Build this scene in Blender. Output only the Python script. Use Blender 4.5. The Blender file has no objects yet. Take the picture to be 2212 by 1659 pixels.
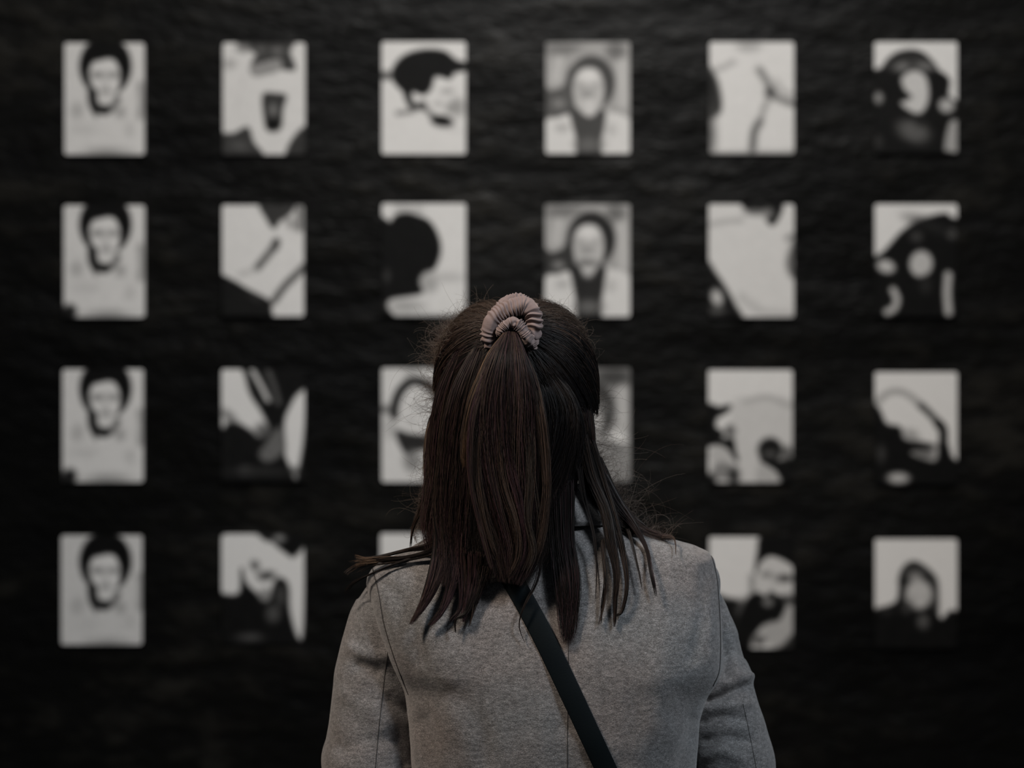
import bpy, math, random
import numpy as np
from mathutils import Vector
from mathutils.bvhtree import BVHTree

rng = np.random.default_rng(11)
random.seed(11)
S = bpy.context.scene
COL = S.collection

# ------------------------------------------------------------------ camera
F_PX = 5223.0                       # 85 mm on a 36 mm sensor, 2212 px wide
CAM_Y, CAM_Z = -5.9, 1.57           # wall face at y = 0, person about half way
PERSON_D = 2.98                     # distance camera -> person's body axis
cd = bpy.data.cameras.new('camera'); cam = bpy.data.objects.new('camera', cd); COL.objects.link(cam)
cd.lens = 85; cd.sensor_width = 36; cd.clip_end = 60
cam.location = (0, CAM_Y, CAM_Z); cam.rotation_euler = (math.pi/2, 0, 0)
cd.dof.use_dof = True; cd.dof.focus_distance = 2.86; cd.dof.aperture_fstop = 3.5
S.camera = cam

# ------------------------------------------------------------------ world, lights, exposure
w = bpy.data.worlds.new('world'); S.world = w; w.use_nodes = True
w.node_tree.nodes['Background'].inputs[0].default_value = (0.80, 0.88, 1.0, 1)
w.node_tree.nodes['Background'].inputs[1].default_value = 0.05

def area(name, loc, target, size, power, color, spread=180):
    l = bpy.data.lights.new(name, 'AREA'); l.shape = 'RECTANGLE'; l.size, l.size_y = size
    l.energy = power; l.color = color; l.spread = math.radians(spread)
    o = bpy.data.objects.new(name, l); COL.objects.link(o); o.location = loc
    o.rotation_euler = (Vector(target)-Vector(loc)).to_track_quat('-Z', 'Y').to_euler()
    return o
area('wall_washer', (0.25, -2.7, 4.1), (0.10, 0.0, 1.75), (1.4, 0.7), 46, (1.0, 0.975, 0.94), 120)
area('coat_light_left', (-1.7, -4.5, 3.9), (-0.06, -2.95, 1.42), (0.45, 0.45), 12.0, (1.0, 0.84, 0.70), 62)  # unseen warm source, upper left; beam narrowed to light the coat, not the wall
area('coat_light_right', (1.8, -4.9, 3.7), (0.20, -2.95, 1.36), (0.6, 0.6), 9.5, (0.84, 0.92, 1.0), 62)  # unseen cool source on the right, beam likewise narrowed onto the coat
S.view_settings.view_transform = 'Standard'; S.view_settings.look = 'None'
S.view_settings.gamma = 1; S.view_settings.use_curve_mapping = False
S.view_settings.exposure = 0.0

# ------------------------------------------------------------------ helpers
def W(px, py, wv=0.0):
    """a point given by its bearing and its depth wv in front of the person's axis, in metres"""
    d = PERSON_D - wv
    return ((px-1106.0)/F_PX*d, CAM_Y+d, CAM_Z-(py-829.5)/F_PX*d)
def X0(px): return (px-1106.0)/F_PX*PERSON_D
def Z0(py): return CAM_Z-(py-829.5)/F_PX*PERSON_D
YP = CAM_Y+PERSON_D                 # world y of the person's axis
PXM = PERSON_D/F_PX                 # metres per pixel there

def link(name, me, mat=None, parent=None, smooth=True):
    o = bpy.data.objects.new(name, me); COL.objects.link(o)
    if mat is not None: me.materials.append(mat)
    if smooth: me.polygons.foreach_set('use_smooth', [True]*len(me.polygons))
    if parent is not None: o.parent = parent
    return o
def mesh(name, v, f):
    me = bpy.data.meshes.new(name)
    me.from_pydata([tuple(map(float, p)) for p in v], [], [tuple(map(int, q)) for q in f]); me.update()
    return me
def tag(o, label=None, cat=None, group=None, kind=None):
    for k, x in (('label', label), ('category', cat), ('group', group), ('kind', kind)):
        if x: o[k] = x
    return o
def mat(name, color=(.5,.5,.5), rough=.6, spec=.5):
    m = bpy.data.materials.new(name); m.use_nodes = True
    b = m.node_tree.nodes['Principled BSDF']
    b.inputs['Base Color'].default_value = (*color, 1); b.inputs['Roughness'].default_value = rough
    b.inputs['Specular IOR Level'].default_value = spec
    return m, m.node_tree, b
def nd(nt, t, **k):
    n = nt.nodes.new(t)
    for a, b in k.items():
        if a in n.inputs: n.inputs[a].default_value = b
        else: setattr(n, a, b)
    return n
def ramp(nt, src, stops):
    r = nt.nodes.new('ShaderNodeValToRGB'); e = r.color_ramp.elements
    while len(e) < len(stops): e.new(.5)
    for i, (p, c) in enumerate(stops):
        e[i].position = p; e[i].color = (*c, 1) if not np.isscalar(c) else (c, c, c, 1)
    nt.links.new(src, r.inputs[0]); return r.outputs[0]
def noise(nt, scale, vec=None, detail=3, rough=.5):
    n = nd(nt, 'ShaderNodeTexNoise'); n.inputs['Scale'].default_value = scale
    n.inputs['Detail'].default_value = detail; n.inputs['Roughness'].default_value = rough
    if vec is not None: nt.links.new(vec, n.inputs['Vector'])
    return n.outputs['Fac']
def mapped(nt, scale, rot=(0,0,0)):
    tc = nt.nodes.new('ShaderNodeTexCoord'); mp = nt.nodes.new('ShaderNodeMapping')
    mp.inputs['Scale'].default_value = scale; mp.inputs['Rotation'].default_value = rot
    nt.links.new(tc.outputs['Object'], mp.inputs['Vector']); return mp.outputs[0]
def bump(nt, b, h, strength, dist, prev=None):
    n = nt.nodes.new('ShaderNodeBump'); n.inputs['Strength'].default_value = strength
    n.inputs['Distance'].default_value = dist; nt.links.new(h, n.inputs['Height'])
    if prev is not None: nt.links.new(prev, n.inputs['Normal'])
    if b is not None: nt.links.new(n.outputs[0], b.inputs['Normal'])
    return n.outputs[0]

def _hash(ix, iy, iz, seed):
    h = (ix*374761393 + iy*668265263 + iz*2147483647 + seed*974634777) & 0xffffffff
    h = ((h ^ (h >> 13))*1274126177) & 0xffffffff
    return ((h ^ (h >> 16)) & 0xffff)/65535.0*2-1
def vnoise(p, scale, seed=0):
    q = np.asarray(p, float)*scale; i = np.floor(q).astype(np.int64); f = q-i; f = f*f*(3-2*f)
    r = 0
    for dx in (0,1):
        for dy in (0,1):
            for dz in (0,1):
                wt = (f[...,0] if dx else 1-f[...,0])*(f[...,1] if dy else 1-f[...,1])*(f[...,2] if dz else 1-f[...,2])
                r = r+wt*_hash(i[...,0]+dx, i[...,1]+dy, i[...,2]+dz, seed)
    return r
def catmull(P, n, closed=False):
    P = np.asarray(P, float); m = len(P)
    if closed: Q = np.vstack([P[-1], P, P[0], P[1]]); segs = m
    else: Q = np.vstack([2*P[0]-P[1], P, 2*P[-1]-P[-2]]); segs = m-1
    t = np.linspace(0, segs, n, endpoint=not closed); k = np.minimum(t.astype(int), segs-1); u = (t-k)[:, None]
    a, b, c, d = Q[k], Q[k+1], Q[k+2], Q[k+3]
    return .5*((2*b)+(c-a)*u+(2*a-5*b+4*c-d)*u**2+(3*b-a-3*c+d)*u**3)
def frames(P, closed=False):
    T = np.gradient(P, axis=0)
    if closed: T = np.roll(P, -1, 0)-np.roll(P, 1, 0)
    T /= np.linalg.norm(T, axis=1)[:, None]+1e-12
    N = np.zeros_like(T); r = np.array([0, 1., 0]) if abs(T[0][1]) < .9 else np.array([1., 0, 0])
    N[0] = r-T[0]*np.dot(r, T[0]); N[0] /= np.linalg.norm(N[0])
    for i in range(1, len(P)):
        n = N[i-1]-T[i]*np.dot(N[i-1], T[i]); N[i] = n/(np.linalg.norm(n)+1e-12)
    return T, N, np.cross(T, N)
def tube(P, R, k=24, closed=False, rfun=None, cap=True):
    """verts, faces of a tube along P with radii R (n,) or (n,k)"""
    n = len(P); T, N, B = frames(P, closed); a = np.linspace(0, 2*math.pi, k, endpoint=False)
    R = np.asarray(R, float)
    if R.ndim == 1: R = np.repeat(R[:, None], k, 1)
    if rfun is not None: R = R*rfun(np.arange(n)[:, None]/n, a[None, :])
    V = P[:, None]+R[..., None]*(np.cos(a)[None, :, None]*N[:, None]+np.sin(a)[None, :, None]*B[:, None])
    V = V.reshape(-1, 3); f = []
    for i in range(n if closed else n-1):
        j = (i+1) % n
        for s in range(k):
            s2 = (s+1) % k
            f.append((i*k+s, i*k+s2, j*k+s2, j*k+s))
    if cap and not closed:
        V = np.vstack([V, P[0], P[-1]]); c0, c1 = len(V)-2, len(V)-1
        for s in range(k):
            f.append((c0, (s+1) % k, s)); f.append((c1, (n-1)*k+s, (n-1)*k+(s+1) % k))
    return V, f
def joinvf(parts):
    V, Fc, o = [], [], 0
    for v, f in parts:
        V.append(np.asarray(v)); Fc += [tuple(i+o for i in q) for q in f]; o += len(v)
    return np.vstack(V), Fc
def box(c, s, r=0):
    v = [(c[0]+s[0]/2*x, c[1]+s[1]/2*y, c[2]+s[2]/2*z) for x in (-1,1) for y in (-1,1) for z in (-1,1)]
    return np.array(v), [(0,1,3,2),(4,6,7,5),(0,4,5,1),(2,3,7,6),(0,2,6,4),(1,5,7,3)]

# ------------------------------------------------------------------ setting materials
wm, nt, b = mat('black_pasted_paper', (.013,.0128,.0118), .5, .13)
v1 = mapped(nt, (1.9, 1, 4.4), (0, .22, 0))
n1 = noise(nt, 3.4, v1, 5, .6); n2 = noise(nt, 1.1, mapped(nt, (1, 1, 1.6)), 3)
mx = nt.nodes.new('ShaderNodeMath'); mx.operation = 'MULTIPLY'; nt.links.new(n1, mx.inputs[0]); nt.links.new(n2, mx.inputs[1])
nt.links.new(ramp(nt, mx.outputs[0], [(.17, (.0008,.0008,.0008)), (.28, (.0026,.0025,.0021)), (.38, (.014,.013,.011))]), b.inputs['Base Color'])
nt.links.new(ramp(nt, n1, [(.35, .50), (.7, .33)]), b.inputs['Roughness'])
h = bump(nt, None, n1, .55, .02); bump(nt, b, noise(nt, 60, mapped(nt, (1,1,1)), 4), .25, .004, h)
fm, nt, b = mat('dark_concrete', (.05,.05,.048), .75)
nt.links.new(ramp(nt, noise(nt, 3, mapped(nt, (1,1,1)), 8, .6), [(.3,(.03,.03,.029)),(.7,(.07,.068,.065))]), b.inputs['Base Color'])
bump(nt, b, noise(nt, 40, mapped(nt, (1,1,1)), 5), .3, .004)

# wall: a slab whose face is a grid with the shallow swells and creases of pasted paper
nx, nz = 221, 101
gx = np.linspace(-5.5, 5.5, nx); gz = np.linspace(0, 4.4, nz); GX, GZ = np.meshgrid(gx, gz)
q = np.stack([GX, 0*GX, GZ], -1)
dy = .0045*vnoise(q, 1.3, 3)+.003*vnoise(q*np.array([1., 1, 3.2]), 3.1, 4)
V = np.stack([GX, .008+dy, GZ], -1).reshape(-1, 3)
f = [(i*nx+j, i*nx+j+1, (i+1)*nx+j+1, (i+1)*nx+j) for i in range(nz-1) for j in range(nx-1)]
bv, bf = box((0, .12, 2.2), (11, .2, 4.4))
V, f = joinvf([(V, f), (bv, bf)])
wall = link('wall_back', mesh('wall_back', V, f), wm); tag(wall, kind='structure')
bv, bf = box((0, -4.5, -.05), (11, 9.4, .1))
fl = link('floor', mesh('floor', bv, bf), fm, smooth=False); tag(fl, kind='structure')

# ------------------------------------------------------------------ photo prints on the wall
pm, nt, b = mat('photo_paper', (.7,.7,.7), .6, .12)
at = nd(nt, 'ShaderNodeVertexColor'); at.layer_name = 'print'; nt.links.new(at.outputs[0], b.inputs['Base Color'])
bump(nt, b, noise(nt, 14, mapped(nt, (1,1,1)), 3), .08, .004)

def sdf_poly(x, y, P):
    P = np.asarray(P, float); d = np.full(x.shape, 1e9); ins = np.zeros(x.shape, bool); n = len(P)
    for i in range(n):
        a, c = P[i], P[(i+1) % n]; e = c-a; t = np.clip(((x-a[0])*e[0]+(y-a[1])*e[1])/(e@e+1e-9), 0, 1)
        d = np.minimum(d, (x-a[0]-t*e[0])**2+(y-a[1]-t*e[1])**2)
        cr = ((a[1] <= y) != (c[1] <= y)) & (x < a[0]+(y-a[1])/(c[1]-a[1]+1e-12)*e[0]); ins ^= cr
    d = np.sqrt(d); return np.where(ins, -d, d)
def sdf_line(x, y, P):
    P = np.asarray(P, float); d = np.full(x.shape, 1e9)
    for a, c in zip(P[:-1], P[1:]):
        e = c-a; t = np.clip(((x-a[0])*e[0]+(y-a[1])*e[1])/(e@e+1e-9), 0, 1)
        d = np.minimum(d, (x-a[0]-t*e[0])**2+(y-a[1]-t*e[1])**2)
    return np.sqrt(d)
def paint(X, Y, base, ops, dy=0):
    T = np.full(X.shape, base, float)
    for o in ops:
        if o[0] == 'E':
            _, cx, cy, rx, ry, ang, val = o[:7]; soft = o[7] if len(o) > 7 else 22
            c, s = math.cos(math.radians(ang)), math.sin(math.radians(ang)); dx, dv = X-cx, Y-cy-dy
            u, v = (dx*c+dv*s)/rx, (-dx*s+dv*c)/ry; d = (np.sqrt(u*u+v*v)-1)*min(rx, ry)
        elif o[0] == 'P':
            _, P, val = o[:3]; soft = o[3] if len(o) > 3 else 20
            d = sdf_poly(X, Y-dy, catmull(P, 5*len(P), True))
        else:
            _, P, wd, val = o[:4]; soft = o[4] if len(o) > 4 else 22
            d = sdf_line(X, Y-dy, catmull(P, 6*len(P)))-wd/2
        soft = soft*1.35; d = d-np.where(val < T-.5, 15, np.where(val < T-.1, 10, 0))+np.where((val > T+.3) & (T < .4), 9, 0); a = np.clip(.5-d/(2*soft), 0, 1); a = a*a*(3-2*a); T = T*(1-a)+val*a
    return T
def man(dy, corner):
    o = [('E',665,390+dy,332,380,0,.05), ('P',[(x,y+dy) for x,y in [(450,420),(500,330),(600,300),(700,280),(790,300),(850,400),(870,520),(850,680),(780,800),(700,890),(640,880),(560,790),(480,650),(440,520)]],1.0),
         ('L',[(x,y+dy) for x,y in [(490,740),(505,880),(560,950),(660,975)]],95,.16), ('L',[(x,y+dy) for x,y in [(660,965),(760,920),(830,820)]],60,.5), ('E',505,870+dy,32,110,-10,.14),('E',645,968+dy,75,30,-5,.12),
         ('E',560,505+dy,75,34,0,.64,30),('E',775,505+dy,62,32,0,.66,30),('E',665,700+dy,40,75,0,.84,30),('E',665,725+dy,66,16,0,.74,20),('E',665,640+dy,26,60,0,.88,20),
         ('E',860,1000+dy,60,70,0,.76,40),('E',290,980+dy,70,90,0,.82,50),('L',[(1130,640),(1150,850),(1130,1050)],70,.72,40),('E',400,1230+dy,140,60,0,.9,60),('E',690,1540,220,60,0,.72,50),('E',990,1240,60,90,0,.88,50)]
    if corner: o.append(('E',180,1510,85,95,30,.12,35))
    return o
def smiler(dk, dy=0, mouth=False):
    o = [('E',200,140,120,55,-20,.55,40),('E',350,170,150,50,-10,.52,40),('E',1010,190,110,100,0,.5,50),('E',120,120,80,90,0,.6,40),
         ('P',[(40,640),(150,720),(330,650),(420,420),(470,900),(440,1010),(60,1120),(40,900)],dk+.06),('E',255,885+dy*.1,85,65,0,.58,30),
         ('L',[(1095,360),(1110,880)],130,.86,40),('L',[(260,320),(220,560)],120,.86,40),('E',690,610+dy,305,350,0,dk),
         ('P',[(60,1130+dy),(250,1060+dy),(400,1020+dy),(460,1150+dy),(500,1350),(520,1640),(60,1640)],.97),
         ('P',[(830,1020+dy),(1000,1010+dy),(1150,1060+dy),(1230,1200+dy),(1230,1640),(790,1640),(850,1250)],.97),
         ('P',[(440,960+dy),(830,960+dy),(850,1180+dy),(800,1400),(800,1640),(530,1640),(500,1350),(450,1150+dy)],dk),
         ('P',[(650,400+dy),(780,440+dy),(860,600+dy),(860,820+dy),(790,980+dy),(670,1070+dy),(540,1000+dy),(450,830+dy),(440,600+dy),(520,450+dy)],.86),
         ('E',650,520+dy,120,80,0,1.0,45),('E',670,930+dy,62,105,0,.94,35),('E',630,755+dy,75,40,0,.66,35),('E',300,1210+dy,60,40,0,.78,40),('E',950,1230+dy,60,70,0,.86,40),
         ('E',540,650+dy,55,28,0,.74,25),('E',760,650+dy,55,28,0,.76,25),('E',660,1430,150,90,0,.46,50)]
    if mouth: o += [('E',635,850,105,42,0,.45,28),('E',645,960,85,90,0,.84,35)]
    return o
PR = {}   # (column, row): (x0, y0 of the study crop, left, right, top, bottom, white, base, ops, label)
def pr(c, r, x0, x1, y0, y1, base, ops, label): PR[(c, r)] = (x0, x1, y0, y1, base, ops, label)
pr(1,1,140.3,311.5,93.5,334,.98,man(0,False),'print of bare-shouldered man with round dark hair, top of the leftmost column')
pr(1,2,138.7,312,444,685,.98,man(-52,True),'print of bare-shouldered man with round dark hair, second from top in leftmost column')
pr(1,3,136,309,798,1041,.98,man(-55,True),'print of bare-shouldered man with round dark hair, third from top in leftmost column')
pr(1,4,133,306.5,1157,1392,.94,man(60,False),'print of bare-shouldered man with round dark hair, bottom of the leftmost column')
pr(2,1,482,659,93,334,.97,[('P',[(330,60),(1000,50),(980,200),(1055,420),(880,410),(860,290),(500,365),(560,230),(440,150)],.28),('P',[(480,385),(840,300),(870,430),(540,520)],.66,12),('E',830,190,75,50,0,.46),('E',380,150,80,50,0,.58,30),('E',600,180,60,40,0,.42,30),('E',190,360,70,60,0,.78,40),
  ('P',[(645,770),(800,760),(935,790),(890,950),(860,1210),(700,1230),(650,1000)],.25),('E',770,970,52,100,0,.56),('E',770,1160,80,65,0,.05),
  ('P',[(40,1320),(250,1290),(430,1210),(500,1400),(610,1600),(40,1640)],.26),('E',320,1440,120,60,0,.36,40),('P',[(940,1640),(1040,1350),(1230,1210),(1230,1640)],.24),('L',[(420,420),(330,750),(250,1100)],14,.9)],
  'bright print with a dark tapering vase-like shape, second in the top row')
pr(2,2,480.5,656,443.5,683,.99,[('P',[(610,50),(1040,50),(980,200),(850,290),(780,380),(690,260)],.25),('L',[(1120,110),(1120,390)],70,.52,30),('E',1010,330,70,50,40,.7,40),('L',[(815,570),(780,650)],70,.22),('L',[(800,620),(700,740),(560,910)],62,.42,26),('L',[(540,940),(330,1000)],40,.84,30),
  ('P',[(40,1060),(230,1090),(450,1220),(720,1360),(735,1450),(690,1640),(40,1640)],.1),('L',[(1180,900),(1050,1030),(930,1150),(780,1350)],66,.42),('E',520,1310,100,40,30,.2,30)],
  'print with a pale torso and a dark slanting gap, second column, second row')
pr(2,3,479,658,798,1040,.07,[('P',[(60,50),(350,60),(470,400),(610,620),(720,880),(580,980),(450,880),(220,770),(100,870),(60,700)],1.0,26),('E',180,700,110,50,40,.6,40),('L',[(490,90),(600,280),(700,480)],88,.9,26),('L',[(700,100),(780,300),(840,520)],92,.38,30),('E',640,900,90,80,0,.4,60),
  ('P',[(990,560),(1090,400),(1220,380),(1180,1000),(1110,1420),(1060,1540),(950,1300),(915,1180),(910,780)],1.0,22),('P',[(860,820),(915,1000),(900,1200),(700,1320),(570,1210),(700,1000)],.47,30),('E',410,1420,95,60,0,.5,36),('E',600,1430,420,50,0,.2,40)],
  'dark print with pale leg shapes crossing, second column, third row')
pr(2,4,479,656.5,1154,1392,.06,[('P',[(50,120),(560,60),(900,300),(1040,380),(1220,270),(1200,1000),(1160,1450),(1080,1440),(985,1100),(960,750),(820,680),(700,960),(580,900),(400,720),(350,540),(330,850),(160,890),(50,780)],1.0,24),
  ('E',530,500,50,60,-20,.5,30),('E',680,635,85,45,-10,.34,30),('E',850,140,95,60,0,.62,30),('E',870,900,80,150,0,.3,40),('E',660,900,80,80,0,.62,40),('E',770,1140,100,120,0,.33,40),('E',460,1450,160,50,0,.34,40),('P',[(560,50),(740,60),(700,170)],.15,20)],
  'print with a hazy pale shape above black, bottom of second column')
pr(3,1,825,1006,91,333,.99,[('P',[(225,500),(290,350),(420,240),(600,185),(780,175),(940,210),(1080,320),(1230,360),(1230,430),(1050,470),(990,550),(870,515),(780,530),(750,640),(700,730),(620,755),(500,720),(430,850),(380,730),(280,620)],.08),
  ('L',[(440,780),(480,900),(540,930),(640,900)],60,.2),('L',[(640,940),(740,1020),(800,1080)],46,.5),('E',890,1120,115,62,10,.05),('E',960,720,66,30,-10,.76,24),('E',850,890,60,30,0,.82,30),('E',1090,930,90,110,0,.72,50),('E',140,515,80,45,0,.42,30),('L',[(300,1015),(500,990)],36,.55,24),('E',960,1220,120,30,10,.9,30),('E',1010,940,60,40,-40,.68,30)],
  'print of a head with dark rounded hair tilted down to the right, top row')
pr(3,2,825,1006,440,682.5,.99,[('P',[(30,345),(200,315),(290,220),(430,190),(560,230),(700,290),(800,420),(860,600),(850,760),(780,920),(650,980),(585,1100),(625,1230),(500,1270),(350,1290),(190,1330),(160,1450),(300,1640),(30,1640)],.06),
  ('E',160,1020,45,80,0,.26,36),('E',400,1420,200,70,0,.76,50),('E',720,1100,110,130,0,.76,50),('E',950,1040,190,50,0,.86,50),('L',[(300,1550),(1100,1560)],50,.8,40),('L',[(300,130),(600,150)],60,.8,40)],
  'print of a round dark head seen from behind against white')
pr(3,3,825,1006,795.5,1041,.97,[('L',[(255,690),(265,550),(330,380),(450,255),(560,235),(680,280),(820,380),(900,560)],82,.07),('P',[(290,900),(450,940),(680,960),(760,900),(900,980),(800,1100),(560,1150),(430,1200),(330,1060)],.2),('E',500,1290,110,130,0,.62,60),('E',150,610,70,45,0,.5,36),('E',500,130,80,50,0,.78,40),('E',210,850,70,120,0,.82,50),('E',620,580,70,30,0,.8,30),('E',480,770,60,60,0,.88,40)],
  'print of a pale face in a dark rounded hood, left beside the woman\'s hair')
pr(3,4,822,1003,1153,1392,.99,[('E',700,900,300,380,0,.1),('E',700,950,190,270,0,.85),('P',[(100,1640),(250,1350),(600,1250),(1000,1300),(1200,1640)],.15)],
  'print mostly hidden behind the coat\'s left shoulder, white top showing')
pr(4,1,1179,1360.5,91.5,332,.74,smiler(.33),'print of a smiling face with greyish dark hair and pale jacket, top row')
pr(4,2,1177,1360.5,441.5,684,.74,smiler(.19,-75,True),'print of a laughing face with an open mouth and pale jacket, second row')
pr(4,3,1178,1361,795,1040,.68,[('E',690,610,300,370,0,.3),('E',650,740,200,310,0,.85),('E',980,180,230,110,0,.3,70),('E',820,560,110,60,40,.5,50),('L',[(1100,350),(1110,820)],110,.86,40),('E',1050,980,110,100,0,1.0,50),('E',1000,1120,110,60,20,.48,50),('P',[(60,1200),(420,1050),(900,1100),(1200,1300),(1200,1640),(60,1640)],.62,40)],
  'grey print half hidden by the right side of the woman\'s hair')
pr(4,4,1178,1361,1156,1396,.74,smiler(.25,-40,True),'print on the wall hidden behind the woman\'s upper back, bottom row')
pr(5,1,1533,1714.5,91.5,332,.98,[('L',[(160,440),(270,400),(390,330)],55,.8,30),('P',[(20,430),(130,500),(200,700),(220,950),(130,1060),(20,1050)],.2,34),('E',90,1300,60,260,0,.5,60),('E',600,130,130,60,0,.78,40),('L',[(740,440),(830,580),(890,730)],76,.6,40),('E',890,750,60,62,0,.28,34),('L',[(920,780),(1050,840),(1220,900)],74,.58,34),
  ('L',[(860,820),(790,980),(760,1100)],56,.72,30),('L',[(740,1130),(670,1270),(640,1560)],66,.46,36),('L',[(960,600),(1050,720),(1180,780)],60,.82,40),('L',[(100,1560),(1200,1540)],40,.7,40)],
  'pale print of a bent limb with a grey crease, fifth in top row')
pr(5,2,1531,1714.5,441.5,685,.96,[('P',[(540,40),(1010,40),(985,250),(900,340),(850,280),(840,150),(700,140),(580,140)],.1),('E',860,190,60,80,0,.6,36),('E',690,170,110,40,0,.5,30),('L',[(80,340),(250,305),(500,280)],40,.78,30),('L',[(1220,480),(1110,520)],50,.6,30),('L',[(1220,600),(1150,850),(1200,1000)],80,.42,40),
  ('P',[(30,880),(150,990),(290,1200),(400,1400),(500,1640),(30,1640)],.08,30),('E',175,1310,85,130,-15,.84,30),('E',170,1480,110,50,0,.36,36),('L',[(500,1300),(760,1480),(1180,1540)],60,.82,60)],
  'print of a broad pale rounded back, fifth column, second row')
pr(5,3,1530,1711.5,799.5,1042,.98,[('P',[(380,530),(620,480),(850,440),(1230,560),(1230,1640),(380,1640)],.9,30),('L',[(560,500),(850,445),(1100,550),(1200,560)],44,.78,30),('P',[(30,570),(200,590),(345,560),(290,650),(170,720),(150,850),(250,920),(230,1010),(380,1010),(410,1150),(440,1290),(330,1150),(180,1070),(30,1050)],.06),
  ('E',350,900,60,70,0,.45,34),('E',220,1220,140,130,30,.82,30),('E',250,1430,130,110,0,.58,36),('E',400,1490,60,90,0,.2,36),('E',80,1560,70,80,0,.1,30),('E',880,1150,150,150,0,.1,26),('E',880,1200,90,46,0,.36,26),('E',1100,1190,70,80,0,.42,36),('P',[(760,1270),(1000,1300),(1230,1280),(1230,1640),(1010,1640),(980,1450),(860,1360)],.07),('P',[(715,1350),(850,1360),(960,1440),(1030,1560),(900,1640),(700,1620)],.8)],
  'print of a pale figure over dark hollows, fifth column, third row')
pr(5,4,1532,1712,1160.5,1400,.98,[('P',[(30,920),(300,940),(480,1000),(600,1300),(560,1680),(30,1680)],.08,30),('E',500,1080,60,110,10,.36,40),('L',[(640,650),(640,900)],50,.6,40),('P',[(790,90),(1230,60),(1230,500),(1050,410),(880,365),(770,440),(690,580),(720,330)],.05),
  ('P',[(730,470),(880,390),(1040,440),(1170,520),(1170,900),(1080,960),(900,870),(720,900),(700,650)],.9),('E',835,620,60,32,0,.6,26),('E',1070,670,80,36,0,.32,28),('E',940,720,26,80,10,.8,24),('P',[(540,1020),(700,870),(820,930),(880,860),(960,900),(1080,940),(1070,1080),(980,1230),(780,1290),(620,1480),(500,1640),(350,1640)],.06),('E',850,985,82,70,0,.52,24),
  ('P',[(770,1330),(900,1240),(1000,1240),(1080,1110),(1190,1020),(1190,1560),(960,1640),(850,1480)],.76,34),('E',1130,960,80,60,0,.34,34),('E',730,1490,80,60,0,.42,36),('P',[(1060,1560),(1230,1400),(1230,1680),(900,1680)],.2,30)],
  'print of a bearded man\'s face beside the coat\'s right shoulder')
pr(6,1,1889,2067,91.5,331,.07,[('P',[(20,20),(1250,20),(1250,790),(1065,790),(1070,560),(880,410),(760,240),(600,175),(400,205),(260,300),(170,420),(20,400)],.99),('P',[(210,400),(370,260),(600,215),(780,270),(900,420),(740,480),(570,430),(400,485)],.22),('E',450,395,100,55,-10,.52,30),('E',750,390,120,48,10,.52,30),
  ('P',[(430,560),(520,460),(640,440),(770,520),(815,720),(790,900),(700,1020),(580,1010),(420,880),(560,800),(470,700)],.9,24),('E',1040,910,115,105,10,.78,26),('E',135,810,70,90,0,.62,26),('P',[(1080,1120),(1250,1150),(1250,1540),(1080,1530),(1000,1480)],.72),('E',600,1250,240,150,20,.4,60),('E',690,1110,60,60,30,.15,40),('E',130,1390,60,90,0,.22,40)],
  'print of a face under a wide dark hat, top of the rightmost column')
pr(6,2,1890,2067,441.5,684,.05,[('P',[(20,20),(1180,20),(1210,240),(1100,250),(1010,195),(720,270),(450,430),(180,720),(20,700)],1.0),('E',1110,460,75,75,0,.5,30),('E',640,500,80,70,0,.28,40),('E',700,860,160,185,10,.84,24),('E',235,895,135,95,15,.84,24),('L',[(330,1210),(380,1330),(340,1450),(250,1500)],110,.82,24),('L',[(1060,1010),(1045,1250),(1065,1500)],125,.8,22),('E',760,1150,80,100,0,.18,50),('E',900,380,250,60,20,.16,60)],
  'dark print of a face under a tilted hat brim, rightmost column, second row')
pr(6,3,1890,2067,804,1046,.05,[('P',[(20,60),(1250,60),(1250,1180),(1120,1260),(1050,1080),(960,1040),(930,1230),(840,1300),(560,1190),(800,1130),(650,1040),(480,1000),(420,850),(240,800),(150,620),(20,420)],1.0,24),('L',[(120,520),(250,400),(400,370),(550,430),(700,560)],64,.74,28),('L',[(700,560),(820,670),(950,810)],60,.34,26),('L',[(930,800),(995,900),(985,1200)],86,.04),('E',730,1190,140,60,10,.48,34),('E',700,1085,130,30,5,.05,20),('E',400,1520,165,80,0,.8,26),('E',170,1200,60,110,0,.26,40),('E',560,950,90,60,20,.7,50)],
  'print of a reclining pale face wrapped in a dark band, rightmost column, third row')
pr(6,4,1890,2067,1165,1400,.05,[('P',[(20,100),(1250,100),(1250,1000),(1080,1110),(980,1210),(920,1130),(880,720),(760,540),(600,450),(460,560),(410,900),(330,1010),(140,1070),(20,1010)],1.0,22),('L',[(440,720),(480,580),(580,500),(720,540),(870,690),(890,900),(890,1100)],66,.28,26),('L',[(450,700),(480,600)],50,.05),('E',620,640,120,80,0,.58,40),('E',670,880,190,210,0,.86,38),('E',500,1060,80,70,0,.3,50),('E',550,930,60,30,0,.74,30),('E',790,930,50,30,0,.76,30),('L',[(440,800),(440,1100)],40,.12,26),('E',730,1240,90,110,0,.38,40),('E',250,1110,70,40,0,.2,40)],
  'print of a face in a loose hood against a plain sky, bottom right')
X0C = {1:120, 2:465, 3:810, 4:1165, 5:1520, 6:1875}; Y0C = {1:80, 2:430, 3:785, 4:1140}
SW = 5.9/F_PX
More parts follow.
